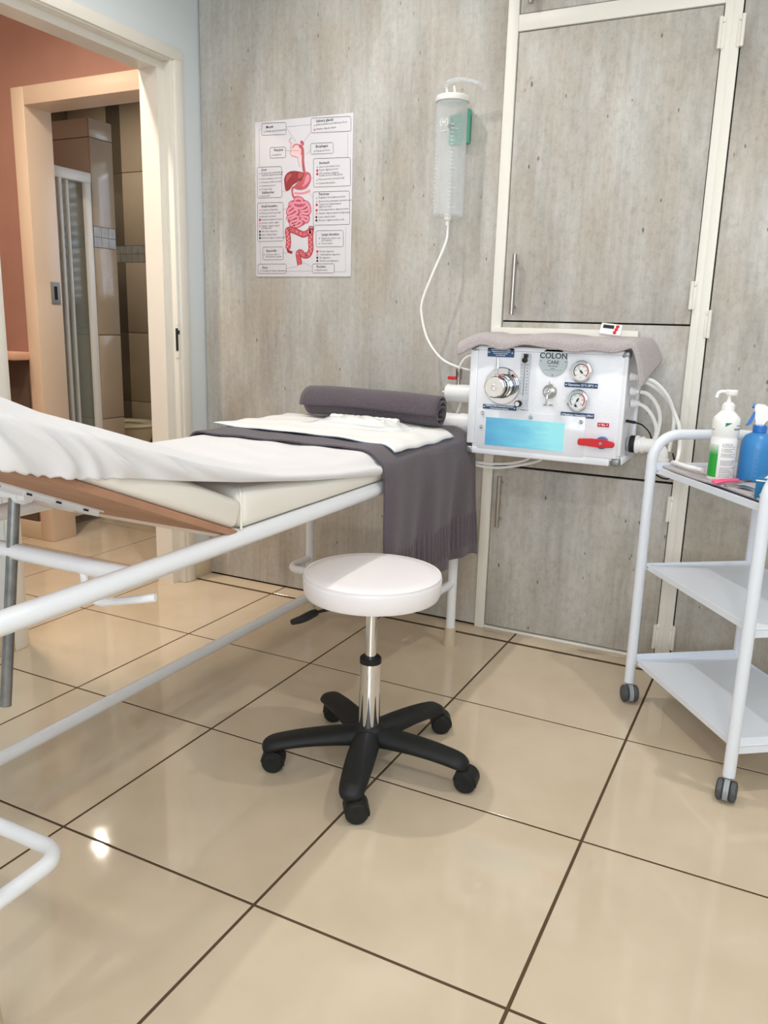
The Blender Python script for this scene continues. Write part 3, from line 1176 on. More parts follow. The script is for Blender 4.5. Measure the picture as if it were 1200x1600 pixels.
TITLES = [('Mouth', 205, 208), ('Salivary glands', 645, 160), ('Pharynx', 275, 402), ('Esophagus', 640, 373), ('Liver', 160, 568), ('Gallbladder', 160, 764), ('Stomach', 668, 513),
          ('Pancreas', 663, 780), ('Small intestine', 158, 883), ('Large intestine', 684, 1132), ('Appendix', 197, 1273), ('Anus', 160, 1423), ('Rectum', 640, 1417)]
LINES = [('Breaks up food particles', 205, 243), ('Saliva moistens and lubricates food', 645, 190), ('Amylase digests starch', 645, 226), ('Swallows', 275, 441), ('Transports food', 640, 411),
         ('Breaks down and builds up', 160, 597), ('many biological molecules', 160, 615), ('Stores vitamins and iron', 160, 646), ('Destroys old blood cells', 160, 675), ('Destroys poisons', 160, 705), ('Produces bile', 160, 735), ('Stores bile', 160, 793),
         ('Stores and churns food', 668, 546), ('Pepsin digests protein', 668, 572), ('HCl activates enzymes,', 668, 602), ('breaks up food, kills germs', 668, 620), ('Mucus protects stomach wall', 664, 652), ('Limited absorption', 664, 686),
         ('Regulates blood glucose levels', 663, 810), ('Bicarbonate neutralizes stomach acid', 663, 842), ('Trypsin and chymotrypsin', 663, 868), ('digest proteins', 663, 888), ('Carboxypeptidases digest proteins', 660, 915), ('Amylase digests starch and glycogen', 660, 946), ('Lipase digests lipids', 660, 977), ('Nuclease digests nucleic acids', 660, 1007),
         ('Completes digestion', 158, 914), ('Mucus protects gut wall', 158, 942), ('Absorbs nutrients', 158, 971), ('Peptidase digests proteins', 158, 998), ('Sucrases digest sugars', 158, 1026), ('Amylase digests starch', 158, 1054), ('and glycogen', 158, 1072), ('Bile aids in digestion', 158, 1101), ('Lipase digests lipids', 158, 1130), ('Nuclease digests nucleic acids', 158, 1159),
         ('Reabsorbs water, ions', 682, 1166), ('and vitamins', 682, 1184), ('Stores waste', 682, 1211), ('Contains cells of', 197, 1307), ('the immune system', 197, 1326), ('Opening for waste elimination', 160, 1452), ('Expels waste', 640, 1448),
         ('Protein digestion', 666, 1282), ('Carbohydrate digestion', 666, 1310), ('Fat digestion', 666, 1338), ('Nucleic acid digestion', 666, 1366)]
b = BM()
for s, x, y in TITLES:
    text_bm(b, s, 0.0125, facing(*pm(x, y, 0.0012)), bold=0.0002, res=1)
for s, x, y in LINES:
    text_bm(b, s, 0.0090, facing(*pm(x, y, 0.0012)), bold=0.0, res=1)
obj('lettering', b, CHT, po, smooth=0, kind='stuff')
b = BM()
for (x0, y0, x1, y1) in [(167, 175, 385, 275), (602, 135, 935, 258), (240, 378, 380, 468), (597, 346, 788, 437), (122, 545, 342, 810), (620, 475, 928, 718), (614, 760, 918, 1050), (122, 852, 353, 1190), (637, 1098, 864, 1242), (167, 1240, 351, 1354), (122, 1393, 376, 1477), (603, 1393, 787, 1475)]:
    sl_ = -76 / 850 * (1505 - y0) / 1400
    q = [(x0 + 8, y0), (x1 - 8, y0 + sl_ * (x1 - x0) * 0.4), (x1, y0 + sl_ * (x1 - x0) * 0.4 + 10), (x1, y1 + sl_ * (x1 - x0) * 0.4 - 8), (x1 - 8, y1 + sl_ * (x1 - x0) * 0.4), (x0 + 8, y1), (x0, y1 - 8), (x0, y0 + 10), (x0 + 8, y0)]
    ribbon(b, q, 2.6, 0.0008, smooth=False)
obj('caption_frames', b, CHT, po, smooth=0, kind='stuff')
b = BM()
for q in [[(385, 210), (470, 330)], [(385, 205), (600, 188)], [(600, 255), (540, 325)], [(380, 405), (500, 405)], [(597, 398), (560, 440)], [(342, 760), (370, 748)], [(598, 640), (620, 640)], [(585, 765), (614, 810)], [(353, 915), (385, 898)], [(351, 1292), (425, 1292)], [(376, 1435), (485, 1408)], [(603, 1420), (515, 1372)], [(376, 1458), (603, 1458)], [(143, 225), (143, 540)], [(143, 225), (167, 222)], [(910, 262), (905, 470)], [(143, 1195), (143, 1390)], [(885, 1060), (880, 1465)], [(787, 1465), (880, 1465)]]:
    ribbon(b, q, 1.8, 0.0005, smooth=False)
obj('pointer_lines', b, GREYL, po, smooth=0, kind='stuff')
bul = [(190, 247), (633, 197), (262, 443), (630, 414)] + [(145, y) for y in (601, 647, 677, 707, 737, 795, 916, 944, 973)] + [(652, 549), (650, 658), (649, 688), (645, 814), (645, 845), (665, 1167), (665, 1212), (180, 1307), (627, 1448), (145, 1452)]
b = BM()
for x, y in bul:
    pdot(b, x, y, 3.6, 0.001)
for x, y in [(143, 1103), (143, 1132), (143, 1160), (641, 979), (641, 1008), (646, 1338), (646, 1366)]:
    pdot(b, x, y, 8.5, 0.001)
obj('black_bullets', b, BLK, po, smooth=0, kind='stuff')
b = BM()
for x, y in [(652, 577), (652, 606), (645, 872), (643, 919), (143, 1000), (647, 1282)]:
    pdot(b, x, y, 9.0, 0.001)
obj('red_bullets', b, REDT, po, smooth=0, kind='stuff')
b = BM()
for x, y in [(643, 948), (143, 1028), (143, 1056), (647, 1311), (631, 232)]:
    pdot(b, x, y, 8.5, 0.001)
obj('pink_bullets', b, SMI, po, smooth=0, kind='stuff')
# organs
b = BM()
blob(b, [(432, 335), (470, 345), (510, 345), (528, 385), (520, 440), (505, 462), (478, 465), (432, 445), (420, 420), (428, 400), (422, 380)], 0.0005)
obj('head_drawing', b, PALEP, po, smooth=0)
b = BM()
ribbon(b, [(432, 292), (412, 318), (420, 335), (430, 345), (422, 385), (428, 400), (419, 420), (432, 447), (480, 463), (490, 500), (500, 545)], 3, 0.0009)
ribbon(b, [(440, 385), (452, 363), (480, 352), (510, 370), (520, 400), (516, 440)], 7, 0.0009)
ribbon(b, [(510, 330), (528, 340), (530, 362)], 20, 0.0008)
ribbon(b, [(500, 362), (524, 385), (530, 430), (530, 500), (536, 560), (545, 600)], 22, 0.0008)
obj('gullet_drawing', b, STOM, po, smooth=0, kind='stuff')
b = BM()
blob(b, [(366, 690), (366, 640), (392, 596), (440, 578), (500, 584), (540, 600), (520, 640), (480, 672), (440, 700), (410, 740), (380, 750), (372, 730)], 0.0009)
obj('liver_drawing', b, LIVER, po, smooth=0)
b = BM()
blob(b, [(380, 640), (395, 612), (425, 598), (428, 622), (398, 655), (384, 676)], 0.0012)
blob(b, [(492, 590), (535, 602), (516, 634), (486, 640)], 0.0012)
obj('liver_shine', b, LIVER2, po, smooth=0, kind='stuff')
b = BM()
blob(b, [(535, 596), (570, 588), (596, 615), (594, 670), (560, 725), (510, 742), (462, 734), (448, 712), (478, 700), (512, 694), (528, 660), (528, 625)], 0.0007)
ribbon(b, [(450, 715), (434, 735), (438, 780), (452, 805), (490, 800)], 16, 0.0007)
obj('stomach_drawing', b, STOM, po, smooth=0)
b = BM()
blob(b, [(548, 640), (570, 606), (586, 625), (578, 672), (540, 706), (520, 708), (544, 676)], 0.0011)
ribbon(b, [(452, 768), (500, 772), (545, 766), (590, 748)], 16, 0.0006)
obj('stomach_shine', b, SMI, po, smooth=0, kind='stuff')
coil = [[(450, 830), (480, 815), (515, 822), (520, 845), (490, 855), (450, 850), (445, 880), (480, 900), (530, 895), (560, 870), (575, 900), (545, 920), (500, 925)],
        [(405, 875), (430, 850), (430, 890), (400, 910), (395, 945), (430, 930), (460, 910), (480, 935), (440, 960), (400, 975), (390, 1000)],
        [(520, 860), (550, 850), (578, 880), (582, 930), (560, 950), (520, 945), (500, 965), (545, 975), (570, 985), (560, 1015), (535, 1000), (510, 990)],
        [(410, 1000), (440, 985), (470, 970), (490, 990), (460, 1010), (425, 1020), (420, 1045), (460, 1040), (500, 1010), (515, 1030), (480, 1055), (440, 1055)]]
b = BM()
for c in coil:
    ribbon(b, c, 30, 0.0006)
blob(b, [(410, 850), (470, 812), (530, 818), (580, 880), (582, 960), (550, 1030), (500, 1058), (425, 1050), (388, 1000), (392, 900)], 0.0005)
obj('small_bowel_outline', b, SMID, po, smooth=0)
b = BM()
for k, c in enumerate(coil):
    ribbon(b, c, 17, 0.0009 + 0.0001 * k)
obj('small_bowel_drawing', b, SMI, po, smooth=0)
lg_i = [(392, 1255), (398, 1200), (396, 1150), (390, 1095), (430, 1090), (480, 1110), (530, 1130), (580, 1105), (598, 1070), (592, 1130), (590, 1200), (592, 1260), (570, 1310), (530, 1315), (505, 1290), (482, 1300), (488, 1350), (494, 1400)]
b = BM()
ribbon(b, lg_i, 44, 0.0007)
ribbon(b, [(388, 1225), (395, 1275), (430, 1292)], 20, 0.0007)
obj('large_bowel_outline', b, LGID, po, smooth=0)
b = BM()
ribbon(b, lg_i, 34, 0.0009)
obj('large_bowel_drawing', b, LGI, po, smooth=0)
b = BM()
lp = smooth_path([Vector((x, y, 0)) for x, y in lg_i], 3)
for k, p in enumerate(lp[1:-6]):
    pdot(b, p.x + (6 if k % 2 else -6), p.y, 7, 0.0012)
obj('large_bowel_shine', b, SMI, po, smooth=0, kind='stuff')

# ================================================================== IRRIGATOR (clear cylinder on the wall)
IX, IY = -0.306, 1.525
ir = thing('irrigator_cylinder', 'clear graduated irrigator cylinder with milky cap hanging on the wall', 'medical container', (IX, IY, 1.42))
b = BM()
lathe(b, [(0.0, 1.425), (0.046, 1.425), (0.050, 1.43), (0.050, 1.785), (0.0515, 1.785)], (IX, IY, 0), seg=40)
obj('cylinder', b, CLEAR, ir)
b = BM()
lathe(b, [(0.053, 1.772), (0.0545, 1.776), (0.0545, 1.784), (0.050, 1.790), (0.02, 1.796), (0, 1.797)], (IX, IY, 0), seg=40)
for dx in (-0.015, 0.012):
    tube(b, [(IX + dx, IY - 0.01, 1.794), (IX + dx - 0.004, IY - 0.01, 1.818)], 0.0045, 8)
obj('cap', b, CAP, ir)
b = BM()
pth = smooth_path([(IX - 0.019, IY - 0.01, 1.818), (IX - 0.005, IY - 0.02, 1.830), (IX + 0.04, IY - 0.02, 1.832), (IX + 0.085, IY - 0.005, 1.822), (IX + 0.104, IY + 0.012, 1.808)], 6)
for q in (-0.006, 0.006):
    tube(b, [p + Vector((0, q, -abs(q) * 0.3)) for p in pth], 0.0055, 8)
obj('carry_handle', b, CLEAR, ir, label='clear plastic carrying loop')
b = BM()
RR = 0.0506


def onc(a, z, r=RR):
    return Vector((IX + r * math.sin(a), IY - r * math.cos(a), z))


for k in range(22):
    z = 1.45 + k * 0.0118
    n = 6 if k % 5 == 0 else 3
    tube(b, [onc(-0.95 + 0.10 * q, z) for q in range(n)], 0.0006, 4)
    tube(b, [onc(0.35 + 0.10 * q, z) for q in range(n)], 0.0006, 4)
AL = -0.12                                                     # emblem: two arcs round an H, seen facing the room
for s0 in (0.35, 0.35 + PI):
    tube(b, [onc(AL + 0.27 * math.cos(s0 + t * 0.27 - PI / 2 - 0.35 + 0.55), 1.705 + 0.0150 * math.sin(s0 + t * 0.27 - PI / 2 - 0.35 + 0.55)) for t in range(8)], 0.0011, 5)
for da in (-0.07, 0.07):
    tube(b, [onc(AL + da, 1.697), onc(AL + da, 1.713)], 0.0011, 5)
tube(b, [onc(AL - 0.16, 1.705), onc(AL + 0.16, 1.705)], 0.0011, 5)
for k in range(5):
    tube(b, [onc(AL - 0.18 + k * 0.09, 1.678), onc(AL - 0.13 + k * 0.09, 1.680)], 0.0012, 5)
obj('printed_scale', b, WPR, ir, label='white printed graduations and round emblem')
b = BM()
lathe(b, [(0, 1.398), (0.007, 1.398), (0.0075, 1.412), (0.012, 1.416), (0.013, 1.432), (0, 1.436)], (IX, IY, 0), seg=18)
obj('outlet', b, CAP, ir)
b = BM()
tube(b, smooth_path([(IX, IY, 1.405), (IX + 0.002, IY, 1.385), (-0.306, 1.515, 1.34), (-0.345, 1.505, 1.24), (-0.374, 1.50, 1.16), (-0.376, 1.50, 1.11), (-0.351, 1.50, 1.03), (-0.296, 1.50, 0.966), (-0.225, 1.495, 0.939), (-0.17, 1.49, 0.932), (-0.128, 1.485, 0.931)], 8), 0.0042, 10)
obj('hose', b, HOSE, ir, label='thin white hose curving down to the machine')

gb = thing('wall_bracket', 'green plastic bracket with dark knob on the wall behind the clear cylinder', 'bracket', (-0.30, WY, 1.69))
b = BM()
box(b, -0.342, -0.266, WY - 0.016, WY, 1.660, 1.752, bev=0.006)
box(b, -0.277, -0.266, WY - 0.026, WY, 1.660, 1.764, bev=0.003)
obj('plate', b, GREEN, gb)
b = BM()
disc(b, (-0.330, WY - 0.016, 1.714), 0.0085, 0.012)
box(b, -0.3315, -0.3285, WY - 0.018, WY - 0.016, 1.728, 1.740)
box(b, -0.3315, -0.3285, WY - 0.018, WY - 0.016, 1.690, 1.704)
obj('knob', b, GREEND, gb)

# ================================================================== COLON CARE MACHINE
MX0, MX1, MY, MZ0, MZ1 = -0.123, 0.350, 1.360, 0.690, 1.016
MB_ = WY - 0.022
mc = thing('colon_irrigation_machine', 'white wall-mounted colon irrigation machine with gauges and lit blue window', 'machine', (0.11, WY, 0.69))
obj('backplate', boxes((-0.152, 0.33, MB_, WY - 0.0065, 0.665, 1.076), bev=0.002), CABW, mc)
obj('case', boxes((MX0 + 0.004, MX1 - 0.004, MY + 0.004, MB_, MZ0 + 0.004, MZ1 - 0.004)), CASE, mc)
obj('front_panel', boxes((MX0 + 0.012, MX1 - 0.012, MY - 0.001, MY + 0.004, MZ0 + 0.012, MZ1 - 0.012), bev=0.0008), CASE, mc, label='white textured front panel')
b = BM()
tk = 0.016
for x0, x1 in ((MX0 - 0.014, MX0 + tk - 0.004), (MX1 - tk + 0.002, MX1)):
    box(b, x0, x1, MY - 0.003, MY + 0.02, MZ0 + 0.02, MZ1 - 0.01, bev=0.004)
box(b, MX0 + 0.004, MX1 - 0.03, MY - 0.003, MY + 0.02, MZ0 - 0.012, MZ0 + 0.012, bev=0.005)
box(b, MX0 + 0.01, MX1 - 0.01, MY - 0.003, MY + 0.02, MZ1 - 0.012, MZ1 + 0.002, bev=0.004)
for x in (MX0 - 0.006, MX1 - 0.010):
    box(b, x, x + 0.014, MY + 0.02, MB_, MZ0 - 0.008, MZ0 + 0.010, bev=0.004)
    box(b, x, x + 0.014, MB_ - 0.02, MB_, MZ0, MZ1, bev=0.004)
obj('edge_profile', b, ALU, mc, label='rounded aluminium edge profile')
for x, z in ((MX0 - 0.004, MZ0 - 0.001), (MX1 - 0.014, MZ0 + 0.001), (MX0 + 0.0, MZ1 - 0.008), (MX1 - 0.010, MZ1 - 0.008)):
    b = BM()
    box(b, x - 0.013, x + 0.0145, MY - 0.0035, MY + 0.026, z - 0.0125, z + 0.012, bev=0.0085, seg=4)
    obj('corner_cap', b, CORN, mc, label='grey rounded corner cap')
FY = MY - 0.001


def plate(name, x0, x1, z0, z1, m, tilt=0.0, rivets=True, lines=(), d=0.002, tm=None):
    cx_, cz_ = (x0 + x1) / 2, (z0 + z1) / 2
    M = Matrix.Translation((cx_, FY, cz_)) @ Matrix.Rotation(tilt, 4, 'Y')
    w_, h_ = (x1 - x0) / 2, (z1 - z0) / 2
    b = BM()
    box(b, -w_, w_, -d, 0, -h_, h_, bev=0.0004, seg=1)
    b.transform(M)
    p = obj(name, b, m, mc)
    if rivets:
        for sx in (-1, 1):
            b = BM()
            lathe(b, [(0, 0), (0.0030, 0), (0.0024, 0.0014), (0, 0.0018)], (sx * (w_ - 0.0055), -d, 0), 'Y', 12)
            b.transform(M)
            obj('rivet', b, CHROME, p)
    if lines:
        b = BM()
        for s, size, dz in lines:
            text_bm(b, s, size, M @ facing(0, -d - 0.0004, dz), 'CENTER', bold=0.00018, res=2)
        obj('lettering', b, tm or WPR, p, smooth=0)
    return p


plate('name_plate', -0.081, 0.005, 0.9855, 1.0125, NAVY, 0.0, True,
      [('COLONIC EQUIPMENT', 0.0060, 0.0085), ('Temperature and pressure controlled', 0.0038, 0.0025), ('for safe and gentle treatment', 0.0038, -0.003), ('Colon hydrotherapy', 0.0038, -0.0085)])
plate('name_plate', -0.087, 0.023, 0.823, 0.8375, NAVY, 0.0, True, [('TEMPERATURE & PRESSURE CONTROL', 0.0054, 0.0033), ('for fine temperature adjustment', 0.0046, -0.0035)])
plate('name_plate', 0.168, 0.267, 0.906, 0.920, NAVY, 0.0, True, [('Operation 32\u00b0C-38\u00b0C', 0.0085, 0)])
plate('name_plate', 0.163, 0.264, 0.8165, 0.831, NAVY, 0.0, True, [('Maximum Operation 2PSI', 0.0080, 0)])
plate('name_plate', 0.276, 0.310, 0.7945, 0.8065, REDT, 0.0, True, [('FILL', 0.0070, 0)])
plate('tag_plate', 0.104, 0.141, 0.844, 0.852, mat('pale_tag', (226, 228, 232), 0.4), 0, True, [('ON   OFF', 0.005, 0)], 0.001, BLK)
plate('tag_plate', 0.024, 0.063, 0.824, 0.832, mat('pale_tag_b', (222, 226, 230), 0.4), 0, True, [('FLOW', 0.005, 0)], 0.001, BLK)

# thermostatic mixer
mx = obj('mixer_valve', (lambda b: (disc(b, (-0.028, FY, 0.897), 0.0575, 0.004, bev=0.002, seg=48), b)[1])(BM()), CHROME, mc, label='round chrome mixer valve with lever')
b = BM()
lathe(b, [(0, 0.004), (0.036, 0.004), (0.036, 0.016), (0.031, 0.018), (0.031, 0.030), (0.034, 0.032), (0.034, 0.046), (0.030, 0.048), (0.030, 0.060), (0.0320, 0.062), (0.0320, 0.078), (0.029, 0.080), (0, 0.080)], (-0.026, FY, 0.897), 'Y', 36)
obj('knob_body', b, CHROME, mx)
b = BM()
disc(b, (-0.026, FY - 0.080, 0.897), 0.0295, 0.003, bev=0.001, seg=36)
lathe(b, [(0.0055, 0.003), (0.0075, 0.0045), (0.0095, 0.003)], (-0.026, FY - 0.080, 0.897), 'Y', 20)
obj('knob_cap', b, mat('satin_chrome', (232, 230, 226), 0.25, 0.6), mx)
b = BM()
box(b, -0.0305, -0.0215, FY - 0.068, FY - 0.060, 0.925, 0.985, bev=0.002)
obj('lever', b, CHROME, mx)
b = BM()
disc(b, (-0.013, FY - 0.060, 0.9275), 0.0045, 0.008)
obj('red_button', b, RED, mx)
b = BM()
lathe(b, [(0.0315, 0.046), (0.0325, 0.050), (0.0315, 0.056)], (-0.026, FY, 0.897), 'Y', 36)
obj('black_ring', b, BLKP, mx)
b = BM()
lathe(b, [(0.0365, 0.006), (0.0372, 0.007), (0.0372, 0.014), (0.0365, 0.015)], (-0.026, FY, 0.897), 'Y', 36)
lathe(b, [(0.0322, 0.064), (0.0328, 0.066), (0.0328, 0.070), (0.0322, 0.071)], (-0.026, FY, 0.897), 'Y', 36)
lathe(b, [(0.0342, 0.033), (0.0349, 0.035), (0.0349, 0.041), (0.0342, 0.043)], (-0.026, FY, 0.897), 'Y', 36)
obj('reflection_rings', b, mat('chrome_dark_reflection', (96, 98, 104), 0.15, 1.0), mx, kind='stuff')  # dark rings imitating dark reflections in the chrome knob

# flow meter
fm = obj('flow_meter', boxes((0.031, 0.060, FY - 0.016, FY, 0.830, 1.000), bev=0.003), CLEAR, mc, label='clear upright flow meter')
b = BM()
tube(b, [(0.0455, FY - 0.017, 0.872), (0.0455, FY - 0.017, 0.975)], 0.0011, 6)
obj('float_rod', b, STEEL, fm)
b = BM()
lathe(b, [(0, 0), (0.008, 0), (0.008, 0.01), (0.004, 0.012), (0, 0.013)], (0.046, FY - 0.016, 0.980), 'Y', 16)
box(b, 0.040, 0.053, FY - 0.018, FY - 0.004, 0.987, 0.9985, bev=0.002)
obj('top_fitting', b, BLKP, fm)
b = BM()
for k in range(10):
    z = 0.880 + k * 0.0095
    text_bm(b, str(2 * k + 2), 0.0062, facing(0.037, FY - 0.0168, z), 'CENTER')
    text_bm(b, str(10 * k + 10), 0.0058, facing(0.0545, FY - 0.0168, z), 'CENTER')
obj('printed_scale', b, BLK, fm, smooth=0)
b = BM()
lathe(b, [(0, 0), (0.009, 0), (0.0098, 0.003), (0.0098, 0.020), (0.0085, 0.022), (0, 0.022)], (0.034, FY - 0.010, 0.8475), 'Y', 22)
kb = obj('adjusting_knob', b, BLKP, fm)
b = BM()
disc(b, (0.034, FY - 0.032, 0.8475), 0.0068, 0.001)
obj('knob_cap', b, CHROME, kb)

# badge
bd = obj('badge', (lambda b: (disc(b, (0.1285, FY, 0.9775), 0.0435, 0.002, bev=0.0008, seg=48), b)[1])(BM()), MILKW, mc, label='round mirror badge lettered COLON CARE')
b = BM()
text_bm(b, 'COLON', 0.0235, facing(0.1285, FY - 0.0026, 0.9950), 'CENTER', bold=0.0003, res=4)
text_bm(b, 'CARE', 0.0150, facing(0.1285, FY - 0.0026, 0.9760), 'CENTER', bold=0.0001, res=4)
text_bm(b, 'hydrotherapy', 0.0052, facing(0.1285, FY - 0.0026, 0.9655), 'CENTER')
text_bm(b, 'system', 0.0050, facing(0.1285, FY - 0.0026, 0.9580), 'CENTER')
box(b, 0.100, 0.158, FY - 0.0026, FY - 0.0022, 0.9528, 0.9534)
for x, z in ((0.091, 0.979), (0.166, 0.979), (0.1285, 0.939)):
    disc(b, (x, FY - 0.002, z), 0.0016, 0.0008, seg=10)
obj('lettering', b, BLK, bd, smooth=0)

# gauges
def gauge(cx_, cz_, needle, blackdot):
    b = BM()
    lathe(b, [(0.0, 0), (0.032, 0), (0.033, 0.004), (0.033, 0.014), (0.0305, 0.018), (0.0275, 0.0185), (0.0265, 0.0125), (0.0, 0.0125)], (cx_, FY, cz_), 'Y', 40)
    g = obj('gauge', b, CHROME, mc, label='round chrome-rimmed gauge')
    b = BM()
    disc(b, (cx_, FY - 0.0127, cz_), 0.0265, 0.0006, seg=40)
    obj('dial', b, DIAL, g)

    def arc(a0, a1, r0, r1, m, nm):
        b = BM()
        n = 16
        pts = [(math.radians(a0 + (a1 - a0) * k / n)) for k in range(n + 1)]
        A = [b.verts.new((cx_ + r0 * math.cos(a), FY - 0.0138, cz_ + r0 * math.sin(a))) for a in pts]
        B = [b.verts.new((cx_ + r1 * math.cos(a), FY - 0.0138, cz_ + r1 * math.sin(a))) for a in pts]
        for k in range(n):
            b.faces.new((A[k], A[k + 1], B[k + 1], B[k]))
        obj(nm, b, m, g, smooth=0)
    arc(75, -45, 0.0195, 0.0225, RED, 'red_arc')
    arc(225, 75, 0.0195, 0.0222, BLK if not blackdot else mat('teal_arc', (70, 130, 140), 0.5), 'dark_arc')
    b = BM()
    for k in range(6):
        a = math.radians(225 - k * 54)
        text_bm(b, str(k * 20), 0.0052, facing(cx_ + 0.0155 * math.cos(a), FY - 0.0138, cz_ + 0.0155 * math.sin(a)), 'CENTER')
    text_bm(b, 'psi' if blackdot else '\u00b0C', 0.006, facing(cx_, FY - 0.0138, cz_ - 0.018), 'CENTER')
    obj('numerals', b, BLK, g, smooth=0)
    b = BM()
    d = Vector((math.cos(math.radians(needle)), 0, math.sin(math.radians(needle))))
    n = Vector((-d.z, 0, d.x))
    c = Vector((cx_, FY - 0.0148, cz_))
    for p in ((c - d * 0.008 + n * 0.0016, c - d * 0.008 - n * 0.0016, c + d * 0.019), (c - d * 0.008 + n * 0.0026, c - d * 0.008 - n * 0.0026, c + d * 0.001 - n * 0.0012, c + d * 0.001 + n * 0.0012)):
        b.faces.new([b.verts.new(q) for q in p])
    disc(b, (cx_, FY - 0.0140, cz_), 0.0032, 0.0014, seg=14)
    if blackdot:
        disc(b, (cx_ - 0.004, FY - 0.0140, cz_ - 0.0155), 0.0038, 0.001, seg=16)
    obj('needle', b, BLK, g, smooth=0)
    return g


gauge(0.217, 0.9545, 132, False)
gauge(0.213, 0.8685, 240, True)

# toggle valve
b = BM()
disc(b, (0.124, FY, 0.889), 0.0215, 0.003, bev=0.001, seg=32)
tv = obj('lever_valve', b, STEEL, mc, label='small chrome lever valve')
b = BM()
lathe(b, [(0, 0.003), (0.012, 0.003), (0.011, 0.02), (0.0105, 0.028), (0.007, 0.034), (0, 0.0355)], (0.124, FY, 0.889), 'Y', 22)
box(b, 0.1205, 0.1265, FY - 0.030, FY - 0.023, 0.850, 0.885, bev=0.0018)
obj('lever', b, CHROME, tv)
b = BM()
lathe(b, [(0, 0), (0.0042, 0), (0.004, 0.003), (0, 0.0045)], (0.124, FY, 0.9155), 'Y', 14)
obj('screw', b, CHROME, mc)

# viewing window
vp = obj('window_plate', boxes((-0.099, 0.240, FY - 0.003, FY, 0.697, 0.820), bev=0.001), mat('clear_over_white', (226, 229, 236), 0.12), mc, label='clear cover plate over the lit window')
obj('lit_tube', boxes((-0.0735, 0.1785, FY - 0.0045, FY - 0.001, 0.7095, 0.7975)), SCREEN, vp, label='backlit pale blue viewing window')
for x, z in ((-0.087, 0.809), (-0.089, 0.765), (0.071, 0.807), (0.227, 0.804)):
    b = BM()
    lathe(b, [(0, 0), (0.0062, 0), (0.006, 0.003), (0.0035, 0.0055), (0, 0.006)], (x, FY - 0.003, z), 'Y', 16)
    obj('screw', b, CHROME, vp)
# red drain lever
b = BM()
disc(b, (0.295, FY, 0.748), 0.0185, 0.014, bev=0.002, seg=28)
hb = obj('drain_valve', b, BLUEH, mc, label='blue-grey hub with red lever')
b = BM()
prism(b, [(0.226, 0.757), (0.260, 0.7595), (0.300, 0.7595), (0.334, 0.754), (0.334, 0.738), (0.300, 0.735), (0.260, 0.7365), (0.226, 0.7375)], 'Y', FY - 0.026, FY - 0.014)
bmesh.ops.bevel(b, geom=list(b.edges), offset=0.003, segments=2, affect='EDGES')
lv = obj('lever', b, RED, hb)
b = BM()
disc(b, (0.295, FY - 0.026, 0.748), 0.0045, 0.002, seg=14)
obj('bolt', b, CHROME, lv)

# left-hand fittings
b = BM()
lathe(b, [(0, -0.258), (0.027, -0.258), (0.030, -0.254), (0.030, -0.128), (0, -0.128)], (0, 1.47, 0.856), 'X', 28)
tube(b, [(-0.275, 1.47, 0.858), (-0.255, 1.47, 0.858)], 0.0035, 8)
obj('pipe_stub', b, PVC, mc, label='white capped PVC pipe stub')
b = BM()
lathe(b, [(0, -0.31), (0.032, -0.31), (0.032, -0.205), (0.0345, -0.203), (0.0345, -0.128), (0, -0.128)], (0, 1.47, 0.757), 'X', 28)
obj('waste_pipe', b, PVC, mc, label='white PVC waste pipe')
b = BM()
lathe(b, [(0, 0.880), (0.007, 0.880), (0.007, 0.900), (0.010, 0.902), (0.010, 0.922), (0.011, 0.924), (0.011, 0.938), (0, 0.938)], (-0.218, 1.47, 0), seg=18)
vv = obj('stop_valve', b, STEEL, mc)
obj('red_lever', (lambda b: (box(b, -0.252, -0.222, 1.452, 1.468, 0.901, 0.912, bev=0.003), b)[1])(BM()), RED, vv)
b = BM()
tube(b, smooth_path([(-0.217, 1.47, 0.936), (-0.212, 1.47, 0.955), (-0.195, 1.47, 0.975), (-0.170, 1.47, 0.983), (-0.128, 1.47, 0.984)], 6), 0.0038, 10)
obj('hose', b, HOSE, mc)
b = BM()
tube(b, smooth_path([(-0.128, 1.475, 0.880), (-0.155, 1.475, 0.880), (-0.20, 1.49, 0.862), (-0.225, 1.50, 0.80), (-0.236, 1.50, 0.77)], 6), 0.0045, 10)
obj('hose', b, HOSE, mc)
b = BM()
tube(b, smooth_path([(-0.150, 1.50, 0.835), (-0.175, 1.50, 0.825), (-0.172, 1.50, 0.79), (-0.180, 1.50, 0.76)], 6), 0.0045, 10)
obj('hose', b, HOSE, mc)
for zz, x1 in ((0.0, 0.055), (0.012, 0.015)):
    b = BM()
    tube(b, smooth_path([(-0.20, 1.52, 0.668 + zz), (-0.178, 1.50, 0.628 + zz * 0.5), (-0.13, 1.50, 0.612 + zz), (-0.05, 1.50, 0.617 + zz), (x1, 1.50, 0.646), (x1 + 0.03, 1.50, 0.668)], 6), 0.0046, 10)
    obj('hose', b, HOSE, mc)
